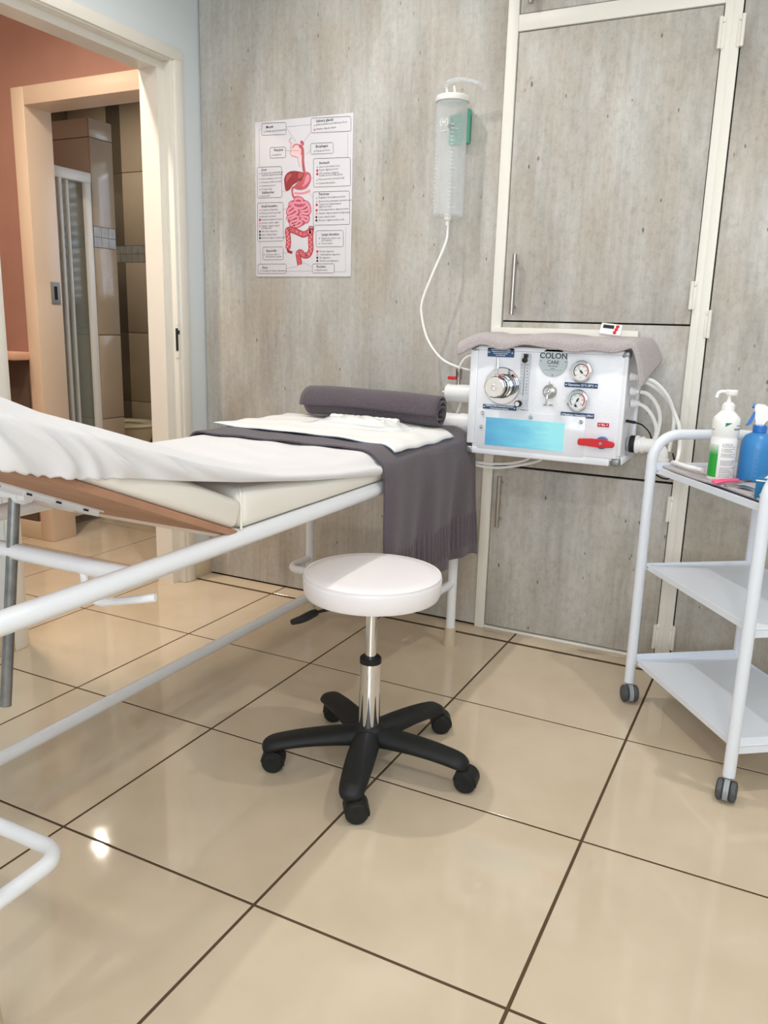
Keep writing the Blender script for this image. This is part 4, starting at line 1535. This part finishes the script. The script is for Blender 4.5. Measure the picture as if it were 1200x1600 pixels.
# right-hand fittings
for y, z in ((1.405, 0.945), (1.430, 0.900), (1.462, 0.862)):
    b = BM()
    lathe(b, [(0, 0), (0.013, 0), (0.013, 0.008), (0.011, 0.010), (0.011, 0.016), (0.008, 0.019), (0.008, 0.026), (0, 0.026)], (MX1 - 0.001, y, z), 'X', 18)
    obj('hose_fitting', b, PVC, mc)
HP = [[(0.37, 1.405, 0.945), (0.415, 1.42, 0.932), (0.450, 1.45, 0.895), (0.472, 1.48, 0.845), (0.492, 1.48, 0.80), (0.502, 1.46, 0.755), (0.505, 1.42, 0.71), (0.50, 1.36, 0.70), (0.512, 1.27, 0.722), (0.55, 1.20, 0.7255), (0.60, 1.15, 0.7265)],
      [(0.37, 1.41, 0.939), (0.41, 1.43, 0.920), (0.444, 1.47, 0.888), (0.468, 1.50, 0.845), (0.474, 1.50, 0.79), (0.468, 1.50, 0.72)],
      [(0.37, 1.430, 0.900), (0.395, 1.45, 0.893), (0.418, 1.47, 0.868), (0.432, 1.49, 0.83), (0.432, 1.50, 0.79), (0.424, 1.50, 0.75), (0.41, 1.50, 0.70)],
      [(0.37, 1.462, 0.862), (0.392, 1.47, 0.850), (0.412, 1.48, 0.825), (0.424, 1.49, 0.795), (0.424, 1.50, 0.765), (0.415, 1.50, 0.73)]]
for p in HP:
    b = BM()
    tube(b, smooth_path(p, 8), 0.0058, 10)
    obj('hose', b, HOSE, mc)
b = BM()
lathe(b, [(0, MX1 - 0.002), (0.022, MX1 - 0.002), (0.022, MX1 + 0.006), (0, MX1 + 0.006)], (0, 1.47, 0.737), 'X', 24)
obj('outlet_flange', b, LGRY, mc)
b = BM()
lathe(b, [(0, 0), (0.0255, 0), (0.0265, 0.003), (0.0265, 0.013), (0.0255, 0.016), (0, 0.016)], (MX1 + 0.006, 1.47, 0.737), 'X', 28)
obj('rubber_ring', b, BLKP, mc, label='black rubber ring')
b = BM()
lathe(b, [(0, 0), (0.0255, 0), (0.0275, 0.002), (0.0275, 0.010), (0.024, 0.012), (0.024, 0.016), (0.0255, 0.018), (0.0255, 0.028), (0, 0.028)], (MX1 + 0.022, 1.47, 0.737), 'X', 28)
tube(b, fillet([(MX1 + 0.045, 1.47, 0.737), (MX1 + 0.100, 1.47, 0.735), (MX1 + 0.098, 1.475, 0.660)], 0.04, 8), 0.0215, 22)
lathe(b, [(0, 0.700), (0.0255, 0.700), (0.0255, 0.688), (0.0225, 0.686), (0.0225, 0.655), (0, 0.655)], (MX1 + 0.099, 1.475, 0), 'Z', 26)
obj('elbow_pipe', b, PVC, mc, label='white PVC elbow')
b = BM()
tube(b, [(MX1 - 0.002, 1.413, 0.812), (MX1 + 0.026, 1.413, 0.809)], 0.0045, 10)
tube(b, smooth_path([(MX1 + 0.026, 1.413, 0.809), (0.395, 1.43, 0.800), (0.409, 1.49, 0.77), (0.412, 1.53, 0.73), (0.414, 1.535, 0.68), (0.43, 1.54, 0.64), (0.47, 1.53, 0.63), (0.495, 1.50, 0.665), (0.485, 1.46, 0.72)], 8), 0.0024, 8)
obj('power_cable', b, BLKP, mc, label='thin black power cable')
b = BM()
text_bm(b, 'TEMP', 0.004, Matrix.Translation((MX1 + 0.001, 1.40, 0.78)) @ Matrix.Rotation(PI / 2, 4, 'Z') @ Matrix.Rotation(PI / 2, 4, 'X'), 'CENTER')
b.free()

# ---- grey towel on the machine
def mtow(u, v):
    # u along X left to right, v from the wall side to the front drop
    x = MX0 - 0.052 + (MX1 + 0.100 - MX0 + 0.052 - 0.02) * u
    back, front = MB_ - 0.012, MY - 0.012
    Lt, Ld = back - front, 0.019 + 0.005 * math.sin(u * 12 + 0.5)
    s = v * (Lt + Ld)
    zt = MZ1 + 0.022 + 0.008 * u + 0.004 * math.sin(x * 17) + 0.003 * math.sin(x * 41 + v * 5)
    zt += 0.012 * math.exp(-((u - 0.12) / 0.07) ** 2) + 0.018 * v * (1 - v)
    if s < Lt:
        y, z = back - s, zt
        q = max(0.0, (s - Lt + 0.03) / 0.03)
        z -= 0.008 * q * q
    else:
        y, z = front - 0.003, zt - 0.008 - (s - Lt)
        z += 0.003 * math.sin(x * 55)
    # ends hanging past the case
    if x < MX0 - 0.01:
        z -= 0.020 * ((MX0 - 0.01 - x) / 0.042) ** 1.3
    xe = MX1 + 0.008
    if x > xe:
        h = x - xe
        x2 = xe + 0.055 * (1 - math.exp(-h / 0.05)) * (0.75 + 0.25 * math.sin(v * 3))
        z -= h * (0.85 + 0.9 * v) * 0.95
        x = x2 + 0.012 * (1 - v)
    return Vector((x, y, z))


b = BM()
grid(b, mtow, 110, 60)
tag(obj('hand_towel', b, TOWEL2, loc=(0.11, 1.48, 1.03), smooth=180, solid=-0.010), 'mauve-grey hand towel lying on top of the white machine', 'towel')

# ---- timer
tm = thing('digital_timer', 'small white digital timer with three red buttons on the machine towel', 'timer', (0.276, 1.452, 1.046))
M = Matrix.Translation((0.274, 1.440, 1.076)) @ Matrix.Rotation(math.radians(-38), 4, 'X') @ Matrix.Rotation(math.radians(8), 4, 'Z')
b = BM()
box(b, -0.031, 0.031, -0.006, 0.006, -0.020, 0.020, bev=0.003)
b.transform(M)
obj('body', b, BOTW, tm)
b = BM()
box(b, -0.024, 0.008, -0.0068, -0.0055, 0.000, 0.0125)
b.transform(M)
obj('display', b, LCD, tm)
for x, z in ((0.018, 0.009), (0.016, -0.002), (0.013, -0.013)):
    b = BM()
    disc(b, (x, -0.006, z), 0.0052, 0.002, seg=16)
    b.transform(M)
    obj('button', b, RED, tm)

# ================================================================== STOOL
st = thing('rolling_stool', 'white round rolling stool with chrome column and black five-star base', 'stool', (-0.052, 0.557, 0))
b = BM()
lathe(b, [(0, 0.443), (0.148, 0.443), (0.160, 0.447), (0.164, 0.456), (0.1655, 0.475), (0.1645, 0.492), (0.162, 0.497), (0.1575, 0.500), (0.13, 0.5025), (0.06, 0.5045), (0, 0.505)], seg=64)
se = obj('seat', b, SEATV, st, local=True)
b = BM()
R_ = 0.1617
tube(b, [(R_ * math.cos(2 * PI * k / 64), R_ * math.sin(2 * PI * k / 64), 0.4975) for k in range(65)], 0.0021, 8, cap=False)
obj('piping', b, SEATV, se, local=True)
b = BM()
R2 = 0.1648
for k in range(150):
    a = 2 * PI * k / 150
    a2 = a + 2 * PI / 150 * 0.6
    tube(b, [(R2 * math.cos(a), R2 * math.sin(a), 0.4895), (R2 * math.cos(a2), R2 * math.sin(a2), 0.4895)], 0.0007, 4)
obj('stitching', b, WPR, se, local=True, kind='stuff')
b = BM()
lathe(b, [(0, 0.425), (0.05, 0.425), (0.09, 0.436), (0.09, 0.443), (0, 0.443)], seg=28)
obj('seat_plate', b, BLKP, st, local=True)
b = BM()
lathe(b, [(0, 0.275), (0.0135, 0.275), (0.0135, 0.425), (0, 0.425)], seg=24)
lathe(b, [(0.0135, 0.404), (0.0148, 0.405), (0.0148, 0.412), (0.0135, 0.413)], seg=24)
obj('gas_column', b, CHROME, st, local=True)
b = BM()
lathe(b, [(0, 0.10), (0.0265, 0.10), (0.0255, 0.272), (0, 0.274)], seg=32)
obj('column_cover', b, CHROME, st, local=True, label='chrome column sleeve')
b = BM()
lathe(b, [(0, 0.270), (0.0265, 0.270), (0.0265, 0.282), (0.0235, 0.285), (0, 0.285)], seg=28)
obj('collar', b, BLKP, st, local=True)
# lever
b = BM()
lp0, lp1, lp2 = Vector((-0.03, -0.06, 0.432)), Vector((-0.085, -0.115, 0.418)), Vector((-0.103, -0.190, 0.415))
tube(b, [lp0, lp1], 0.004, 8)
P = smooth_path([lp1, lp1.lerp(lp2, 0.2), lp1.lerp(lp2, 0.6) + Vector((0, 0, -0.002)), lp2], 4)
tube(b, P, 0.008, 10, radii=[0.006 + 0.004 * math.sin(PI * min(1, 0.15 + 0.8 * k / (len(P) - 1))) for k in range(len(P))])
obj('height_lever', b, BLKP, st, local=True, label='black height lever')
# five-star base: hub and five legs
b = BM()
lathe(b, [(0, 0.062), (0.040, 0.062), (0.044, 0.075), (0.040, 0.098), (0.032, 0.106), (0, 0.106)], seg=30)
obj('hub', b, BLKP, st, local=True)


def star_leg():
    b = BM()
    secs = []
    n = 14
    for k in range(n + 1):
        t = k / n
        r = 0.02 + 0.245 * t
        top = 0.103 - 0.006 * t - 0.014 * t ** 3
        if t > 0.9:
            top -= 0.012 * ((t - 0.9) / 0.1) ** 2
        bot = 0.056 + 0.008 * math.sin(PI * t) + (-0.006) * t ** 4
        wd = 0.037 - 0.007 * t + (0.003 * math.sin(PI * t))
        if t > 0.9:
            wd *= 1 - 0.35 * ((t - 0.9) / 0.1) ** 2
        ring = []
        for q in range(12):
            a = 2 * PI * q / 12
            cx_ = math.copysign(abs(math.cos(a)) ** 0.6, math.cos(a))
            sz = math.copysign(abs(math.sin(a)) ** 0.7, math.sin(a))
            ww = wd * (0.78 if sz > 0.6 else 1.0)
            ring.append(b.verts.new((r, ww * cx_, (top + bot) / 2 + (top - bot) / 2 * sz)))
        secs.append(ring)
    for A, B in zip(secs, secs[1:]):
        for q in range(12):
            b.faces.new((A[q], A[(q + 1) % 12], B[(q + 1) % 12], B[q]))
    b.faces.new(secs[0])
    b.faces.new(secs[-1])
    return b


def caster_bms():
    """twin-wheel hooded caster, stem at origin, wheels rolling along local X"""
    h = BM()
    tube(h, [(0, 0, 0.040), (0, 0, 0.075)], 0.006, 10)
    n = 12
    A, B = [], []
    for s in (-0.021, 0.021):
        row = []
        for k in range(n + 1):
            a = math.radians(-15 + 190 * k / n)
            row.append((0.012 + 0.029 * math.cos(a), s, 0.0275 + 0.029 * math.sin(a)))
        A.append(row)
    for k in range(n):
        vs = [h.verts.new(p) for p in (A[0][k], A[0][k + 1], A[1][k + 1], A[1][k])]
        h.faces.new(vs)
    for s in (0, 1):
        c = h.verts.new((0.012, A[s][0][1], 0.0275))
        ring = [h.verts.new(p) for p in A[s]]
        for k in range(n):
            h.faces.new((c, ring[k], ring[k + 1]))
    box(h, 0.004, 0.020, -0.006, 0.006, 0.012, 0.052, bev=0.002)
    w_ = BM()
    for s in (-1, 1):
        c = BM()
        lathe(c, [(0, 0), (0.021, 0), (0.0255, 0.003), (0.0265, 0.007), (0.0265, 0.014), (0.023, 0.0185), (0.018, 0.0195), (0.015, 0.0185), (0, 0.0205)], (0, 0, 0), 'Z', 22)
        c.transform(Matrix.Translation((0.012, 0.005 * s, 0.0265)) @ Matrix.Rotation(-PI / 2 * s, 4, 'X'))
        me = bpy.data.meshes.new('t')
        c.to_mesh(me)
        w_.from_mesh(me)
        c.free()
        bpy.data.meshes.remove(me)
    return h, w_


ANGS = [math.radians(a) for a in (1.0, 70, 144, 217, 289)]
CROT = [0.15, 0.5, 0.5, 0.45, 0.6]
lgm = star_leg()
leg0 = None
h, w_ = caster_bms()
ca_me = None
for a, cr in zip(ANGS, CROT):
    if leg0 is None:
        leg0 = obj('leg', lgm, BLKP, st, local=True, sub=1, smooth=60)
        L_ = leg0
    else:
        L_ = leg0.copy()
        COL.objects.link(L_)
        L_.parent = st
    L_.rotation_euler = (0, 0, a)
    if ca_me is None:
        c_ = obj('caster', h, BLKP, L_, local=True)
        bm2 = bmesh.new()
        bm2.from_mesh(c_.data)
        me = bpy.data.meshes.new('t')
        w_.to_mesh(me)
        bm2.from_mesh(me)
        bm2.to_mesh(c_.data)
        c_.data.shade_smooth()
        c_.data.set_sharp_from_angle(angle=math.radians(35))
        bm2.free()
        w_.free()
        ca_me = c_
    else:
        c_ = ca_me.copy()
        COL.objects.link(c_)
        c_.parent = L_
    c_.location = (0.248, 0, 0)
    c_.rotation_euler = (0, 0, cr - a)

# ================================================================== TROLLEY
TA = math.radians(36.3)
TL, TW = 0.519, 0.345
tr = thing('service_trolley', 'white three-shelf steel trolley on grey casters beside the cupboard', 'trolley', (0.456, 1.257, 0), TA)
for y in (0.0, -TL):
    b = BM()
    tube(b, fillet([(0, y, 0.056), (0, y, 0.797), (TW, y, 0.797), (TW, y, 0.056)], 0.075, 9), 0.0145, 16)
    obj('end_frame', b, TRW, tr, local=True)
SH = [0.128, 0.420, 0.700]
for n_, z in enumerate(SH):
    b = BM()
    x0, x1, y0, y1 = 0.012, TW - 0.012, -TL + 0.004, -0.004
    box(b, x0, x1, y0, y1, z - 0.002, z, bev=0.0006, seg=1)
    box(b, x0 - 0.0015, x0 + 0.0015, y0 + 0.006, y1 - 0.006, z - 0.011, z + 0.007, bev=0.0008, seg=1)
    box(b, x1 - 0.0015, x1 + 0.0015, y0 + 0.006, y1 - 0.006, z - 0.011, z + 0.007, bev=0.0008, seg=1)
    hgt = 0.018 if n_ != 1 else 0.006
    box(b, x0, x1, y1 - 0.002, y1, z - 0.012, z + hgt, bev=0.0008, seg=1)
    box(b, x0, x1, y0, y0 + 0.002, z - 0.020, z + 0.002, bev=0.0008, seg=1)
    s_ = obj('shelf', b, TRW, tr, local=True)
    for yy in (-0.020, -TL + 0.020):
        b = BM()
        lathe(b, [(0, 0), (0.0032, 0), (0.0026, -0.0016), (0, -0.002)], (x0 - 0.0016, yy, z - 0.003), 'X', 10)
        obj('screw', b, STEEL, s_, local=True)
h = BM()
tube(h, [(0, 0, 0.030), (0, 0, 0.060)], 0.008, 10)
prism(h, [(0.013 + 0.0275 * math.cos(a), 0.026 + 0.0275 * math.sin(a)) for a in [math.radians(-35 + 230 * k / 16) for k in range(17)]], 'Y', -0.006, 0.006)
hc = h
cw = BM()
for s in (-1, 1):
    c = BM()
    lathe(c, [(0, 0), (0.021, 0), (0.0245, 0.003), (0.0255, 0.006), (0.0245, 0.013), (0.021, 0.016), (0.017, 0.0155), (0.016, 0.017), (0, 0.0175)], (0, 0, 0), 'Z', 24)
    c.transform(Matrix.Translation((0.013, 0.0065 * s, 0.0255)) @ Matrix.Rotation(-PI / 2 * s, 4, 'X'))
    me = bpy.data.meshes.new('t')
    c.to_mesh(me)
    cw.from_mesh(me)
    c.free()
    bpy.data.meshes.remove(me)
c0 = None
for (x, y), rr in zip(((0, 0), (0, -TL), (TW, 0), (TW, -TL)), (-1.73, -2.25, 1.2, 0.4)):
    if c0 is None:
        c0 = obj('caster', hc, LGRY, tr, loc=(x, y, 0), local=True, label='grey twin-wheel caster')
        obj('wheel', cw, GRYP, c0, local=True)
        c0.rotation_euler = (0, 0, rr)
    else:
        copy_part(c0, tr, (x, y, 0), (0, 0, rr))


def tl(x, y, z):
    """trolley-local to world"""
    return Vector((0.456 + x * math.cos(TA) - y * math.sin(TA), 1.257 + x * math.sin(TA) + y * math.cos(TA), z))


# mat towel on the top shelf
def matf(u, v):
    x = 0.018 + (TW - 0.036) * u
    y = -0.030 - (TL - 0.045) * v
    z = 0.7072 + 0.0006 * math.sin(x * 40 + y * 13) + 0.0005 * math.sin(y * 37)
    if u < 0.12:
        k = (0.12 - u) / 0.12
        z += 0.0015 * k
        x -= 0.006 * k * math.sin(v * 7)
    return tl(x, y, z)


b = BM()
grid(b, matf, 40, 60)
tag(obj('shelf_towel', b, TOWEL2, loc=tl(0.17, -0.26, 0.705), smooth=180, solid=-0.0062), 'mauve-grey towel lining the top shelf of the white trolley', 'towel')

ZB = 0.7135
# white pump bottle
wx, wy = 0.646, 1.106
bt = thing('pump_bottle', 'white pump dispenser bottle with green label panel on the trolley', 'bottle', (wx, wy, ZB))
b = BM()
lathe(b, [(0, 0.0), (0.029, 0.0), (0.0315, 0.004), (0.0315, 0.103), (0.0300, 0.107), (0.0300, 0.113), (0.0325, 0.118), (0.0325, 0.150), (0.031, 0.158), (0.016, 0.174), (0.0135, 0.175), (0, 0.175)], (wx, wy, ZB), seg=40)
obj('body', b, BOTW, bt)
b = BM()
lathe(b, [(0, 0.174), (0.0155, 0.174), (0.0155, 0.190), (0.0115, 0.192), (0.0115, 0.196), (0, 0.196)], (wx, wy, ZB), seg=28)
lathe(b, [(0, 0.196), (0.0065, 0.196), (0.0045, 0.204), (0.0045, 0.216), (0, 0.216)], (wx, wy, ZB), seg=16)
lathe(b, [(0, 0.213), (0.013, 0.213), (0.0145, 0.216), (0.0145, 0.224), (0.013, 0.226), (0, 0.226)], (wx + 0.004, wy, ZB), seg=24)
tube(b, smooth_path([(wx, wy, ZB + 0.221), (wx - 0.018, wy - 0.004, ZB + 0.221), (wx - 0.026, wy - 0.006, ZB + 0.217), (wx - 0.029, wy - 0.007, ZB + 0.206)], 6), 0.004, 10)
obj('pump_head', b, BOTW, bt)


def wrap(b, a0, a1, z0, z1, r, n=10):
    A = [b.verts.new((wx + r * math.sin(a0 + (a1 - a0) * k / n), wy - r * math.cos(a0 + (a1 - a0) * k / n), ZB + z0)) for k in range(n + 1)]
    B = [b.verts.new((wx + r * math.sin(a0 + (a1 - a0) * k / n), wy - r * math.cos(a0 + (a1 - a0) * k / n), ZB + z1)) for k in range(n + 1)]
    for k in range(n):
        b.faces.new((A[k], A[k + 1], B[k + 1], B[k]))


VA = 0.15                                         # direction of the label side, roughly to the room
b = BM()
wrap(b, VA - 1.45, VA - 0.42, 0.010, 0.092, 0.03185)
obj('green_panel', b, GFADE, bt, label='green panel fading to white')
b = BM()
rows = [0.094, 0.0905, 0.087, 0.0815, 0.078, 0.0745, 0.069, 0.0655, 0.062, 0.052, 0.0485, 0.045, 0.0415, 0.034, 0.030, 0.0265, 0.0225, 0.017, 0.012]
random.seed(3)
for z in rows:
    a = VA - 0.18
    e = VA + 0.55 + random.random() * 0.5
    while a < e:
        l_ = 0.04 + 0.10 * random.random()
        wrap(b, a, min(a + l_, e), z, z + 0.0016, 0.03183, 2)
        a += l_ + 0.03
wrap(b, VA + 0.75, VA + 1.3, 0.139, 0.1415, 0.0328, 3)
wrap(b, VA + 0.55, VA + 1.3, 0.129, 0.134, 0.0328, 3)
wrap(b, VA - 1.3, VA - 0.95, 0.127, 0.1295, 0.0328, 3)
obj('small_print', b, GREYL, bt, smooth=0, label='rows of tiny grey label print')
b = BM()
a0, a1 = VA - 0.12, VA + 0.32
for k in range(6):
    wrap(b, a0, a0 + (a1 - a0) * (k + 1) / 6, 0.138 + 0.0015 * k, 0.1396 + 0.0015 * k, 0.0329, 4)
obj('green_mark', b, GRN, bt, smooth=0)

# blue spray bottle
bx, by = 0.722, 1.150
sb_ = thing('spray_bottle', 'blue trigger spray bottle with white head on the trolley', 'bottle', (bx, by, ZB))
b = BM()
lathe(b, [(0, 0), (0.037, 0), (0.0405, 0.004), (0.041, 0.02), (0.040, 0.085), (0.0385, 0.100), (0.031, 0.114), (0.018, 0.121), (0.0145, 0.1225), (0.0145, 0.124), (0, 0.124)], (bx, by, ZB), seg=40)
bo = obj('body', b, BLUEP, sb_)
b = BM()
lathe(b, [(0, 0.123), (0.0165, 0.123), (0.0165, 0.138), (0.0150, 0.140), (0, 0.140)], (bx, by, ZB), seg=24)
obj('screw_collar', b, BLUET, sb_)
b = BM()
Lz = ZB
prism(b, [(bx - 0.013, Lz + 0.140), (bx + 0.011, Lz + 0.140), (bx + 0.012, Lz + 0.156), (bx + 0.026, Lz + 0.156), (bx + 0.020, Lz + 0.175), (bx + 0.008, Lz + 0.191), (bx - 0.016, Lz + 0.193), (bx - 0.018, Lz + 0.178), (bx - 0.011, Lz + 0.158)], 'Y', by - 0.009, by + 0.009)
bmesh.ops.bevel(b, geom=list(b.edges), offset=0.003, segments=2, affect='EDGES')
obj('spray_head', b, BOTW, sb_)
b = BM()
tube(b, [(bx - 0.018, by, Lz + 0.186), (bx - 0.023, by, Lz + 0.187)], 0.006, 12)
prism(b, [(bx - 0.012, Lz + 0.178), (bx - 0.020, Lz + 0.170), (bx - 0.029, Lz + 0.146), (bx - 0.034, Lz + 0.138), (bx - 0.029, Lz + 0.136), (bx - 0.021, Lz + 0.143), (bx - 0.012, Lz + 0.166)], 'Y', by - 0.006, by + 0.006)
obj('trigger', b, BLUET, sb_)
b = BM()
for k in range(7):
    z = 0.018 + k * 0.011
    for a_ in (0.02, 0.10):
        pass
    tube(b, [(bx + 0.0412 * math.sin(a), by - 0.0412 * math.cos(a), Lz + z) for a in (-0.05, 0.08, 0.2)], 0.0005, 4)
tube(b, [(bx + 0.0412 * math.sin(-0.1), by - 0.0412 * math.cos(-0.1), Lz + 0.012), (bx + 0.041 * math.sin(-0.1), by - 0.041 * math.cos(-0.1), Lz + 0.088)], 0.0005, 4)
obj('moulded_scale', b, mat('pale_blue_relief', (110, 170, 220), 0.4), sb_)

# pink scissors
sc_ = thing('scissors', 'pink-handled scissors lying open before the white pump bottle', 'scissors', (0.68, 1.05, ZB))
b = BM()
zs = ZB + 0.004
pc = [(0.633, 1.030, zs + 0.004), (0.648, 1.032, zs + 0.006), (0.668, 1.050, zs + 0.006), (0.690, 1.074, zs + 0.005)]
tube(b, smooth_path(pc, 5), 0.004, 10, radii=None)
tube(b, smooth_path([(0.640, 1.020, zs), (0.658, 1.030, zs + 0.004), (0.678, 1.052, zs + 0.005), (0.692, 1.070, zs + 0.004)], 5), 0.0038, 10)
obj('handle', b, PINKP, sc_, label='pink plastic handle')
b = BM()
prism(b, [(0.687, 1.074), (0.727, 1.116), (0.722, 1.120), (0.684, 1.080)], 'Z', zs + 0.002, zs + 0.004)
obj('blade', b, STEEL, sc_)
b = BM()
tube(b, smooth_path([(0.664, 1.012, zs), (0.672, 1.004, zs), (0.688, 1.010, zs)], 5), 0.0015, 8)
prism(b, [(0.684, 1.012), (0.708, 1.028), (0.738, 0.988), (0.733, 0.982), (0.700, 1.000)], 'Z', zs, zs + 0.002)
tag(obj('metal_clip', b, STEEL, loc=(0.70, 1.0, ZB)), 'small steel clip lying beside the pink scissors on the trolley', 'clip')

# blue carton
bxn = thing('glove_carton', 'blue cardboard carton with open top at the right edge on the trolley', 'box', (0.815, 0.915, ZB))
Mx = Matrix.Translation((0.806, 0.928, ZB)) @ Matrix.Rotation(math.radians(-8), 4, 'Z')
b = BM()
box(b, -0.065, 0.065, -0.040, 0.040, 0, 0.046, bev=0.001)
b.transform(Mx)
obj('carton', b, BOXB, bxn)
b = BM()
box(b, -0.050, 0.060, -0.030, 0.030, 0.0462, 0.0475)
b.transform(Mx)
obj('tissue_top', b, BOTW, bxn)
b = BM()
text_bm(b, 'CE', 0.012, Mx @ facing(-0.055, -0.0405, 0.009))
prism(b, [(-0.065, 0.046), (-0.062, 0.046), (-0.035, 0.026), (-0.030, 0.021), (-0.034, 0.022)], 'Y', -0.0408, -0.0402) if False else None
obj('lettering', b, WPR, bxn, smooth=0)
bmx = BM()
box(bmx, -0.065, 0.066, -0.0406, -0.0402, 0.040, 0.043)
bmx.transform(Mx)
obj('white_stripe', bmx, WPR, bxn, smooth=0)

# ================================================================== TOILET and SHOWER
to = thing('toilet', 'cream toilet bowl with open seat ring in the bathroom beyond the doorway', 'toilet', (-3.02, 2.80, 0))
b = BM()
lathe(b, [(0, 0.0), (0.11, 0.0), (0.105, 0.08), (0.10, 0.18), (0.13, 0.28), (0.17, 0.36), (0.185, 0.395), (0.17, 0.405), (0.13, 0.40), (0.10, 0.30), (0, 0.26)], (-3.02, 2.79, 0), seg=36, scale=(1.2, 0.95))
obj('bowl', b, TOILET, to)
b = BM()
lathe(b, [(0.125, 0.406), (0.19, 0.406), (0.197, 0.413), (0.190, 0.424), (0.135, 0.424), (0.125, 0.415), (0.125, 0.406)], (-3.02, 2.79, 0), seg=36, scale=(1.2, 0.95))
obj('seat', b, TOILET, to)
b = BM()
box(b, -3.44, -3.26, 2.62, 2.96, 0.40, 0.78, bev=0.02)
obj('cistern', b, TOILET, to)

sh = thing('shower_enclosure', 'white framed glass shower enclosure against the tiled pillar', 'shower', (PX, 1.92, 0))
b = BM()
box(b, PX - 0.045, PX + 0.002, 1.74, 2.098, 1.722, 1.772, bev=0.004)
obj('rail', b, SHF, sh)
obj('rail', boxes((PX - 0.030, PX - 0.006, 1.74, 2.098, 0.05, 0.08), bev=0.003), SHF, sh)
for y0, y1, x0 in ((1.896, 1.914, -0.012), (1.962, 1.975, -0.034), (2.060, 2.098, -0.012)):
    obj('stile', boxes((PX + x0 - 0.012, PX + x0 + 0.010, y0, y1, 0.05, 1.725), bev=0.003), SHF, sh)
obj('glass_pane', boxes((PX - 0.016, PX - 0.010, 1.74, 1.90, 0.08, 1.725)), GLASS, sh)
obj('glass_pane', boxes((PX - 0.040, PX - 0.034, 1.90, 2.09, 0.08, 1.725)), GLASS, sh)
b = BM()
box(b, PX - 0.15, PX - 0.05, 2.06, 2.10, 1.04, 1.05, bev=0.003)
tube(b, [(PX - 0.15, 2.04, 1.00), (PX - 0.05, 2.06, 1.02)], 0.006, 8)
obj('soap_tray', b, STEEL, sh)
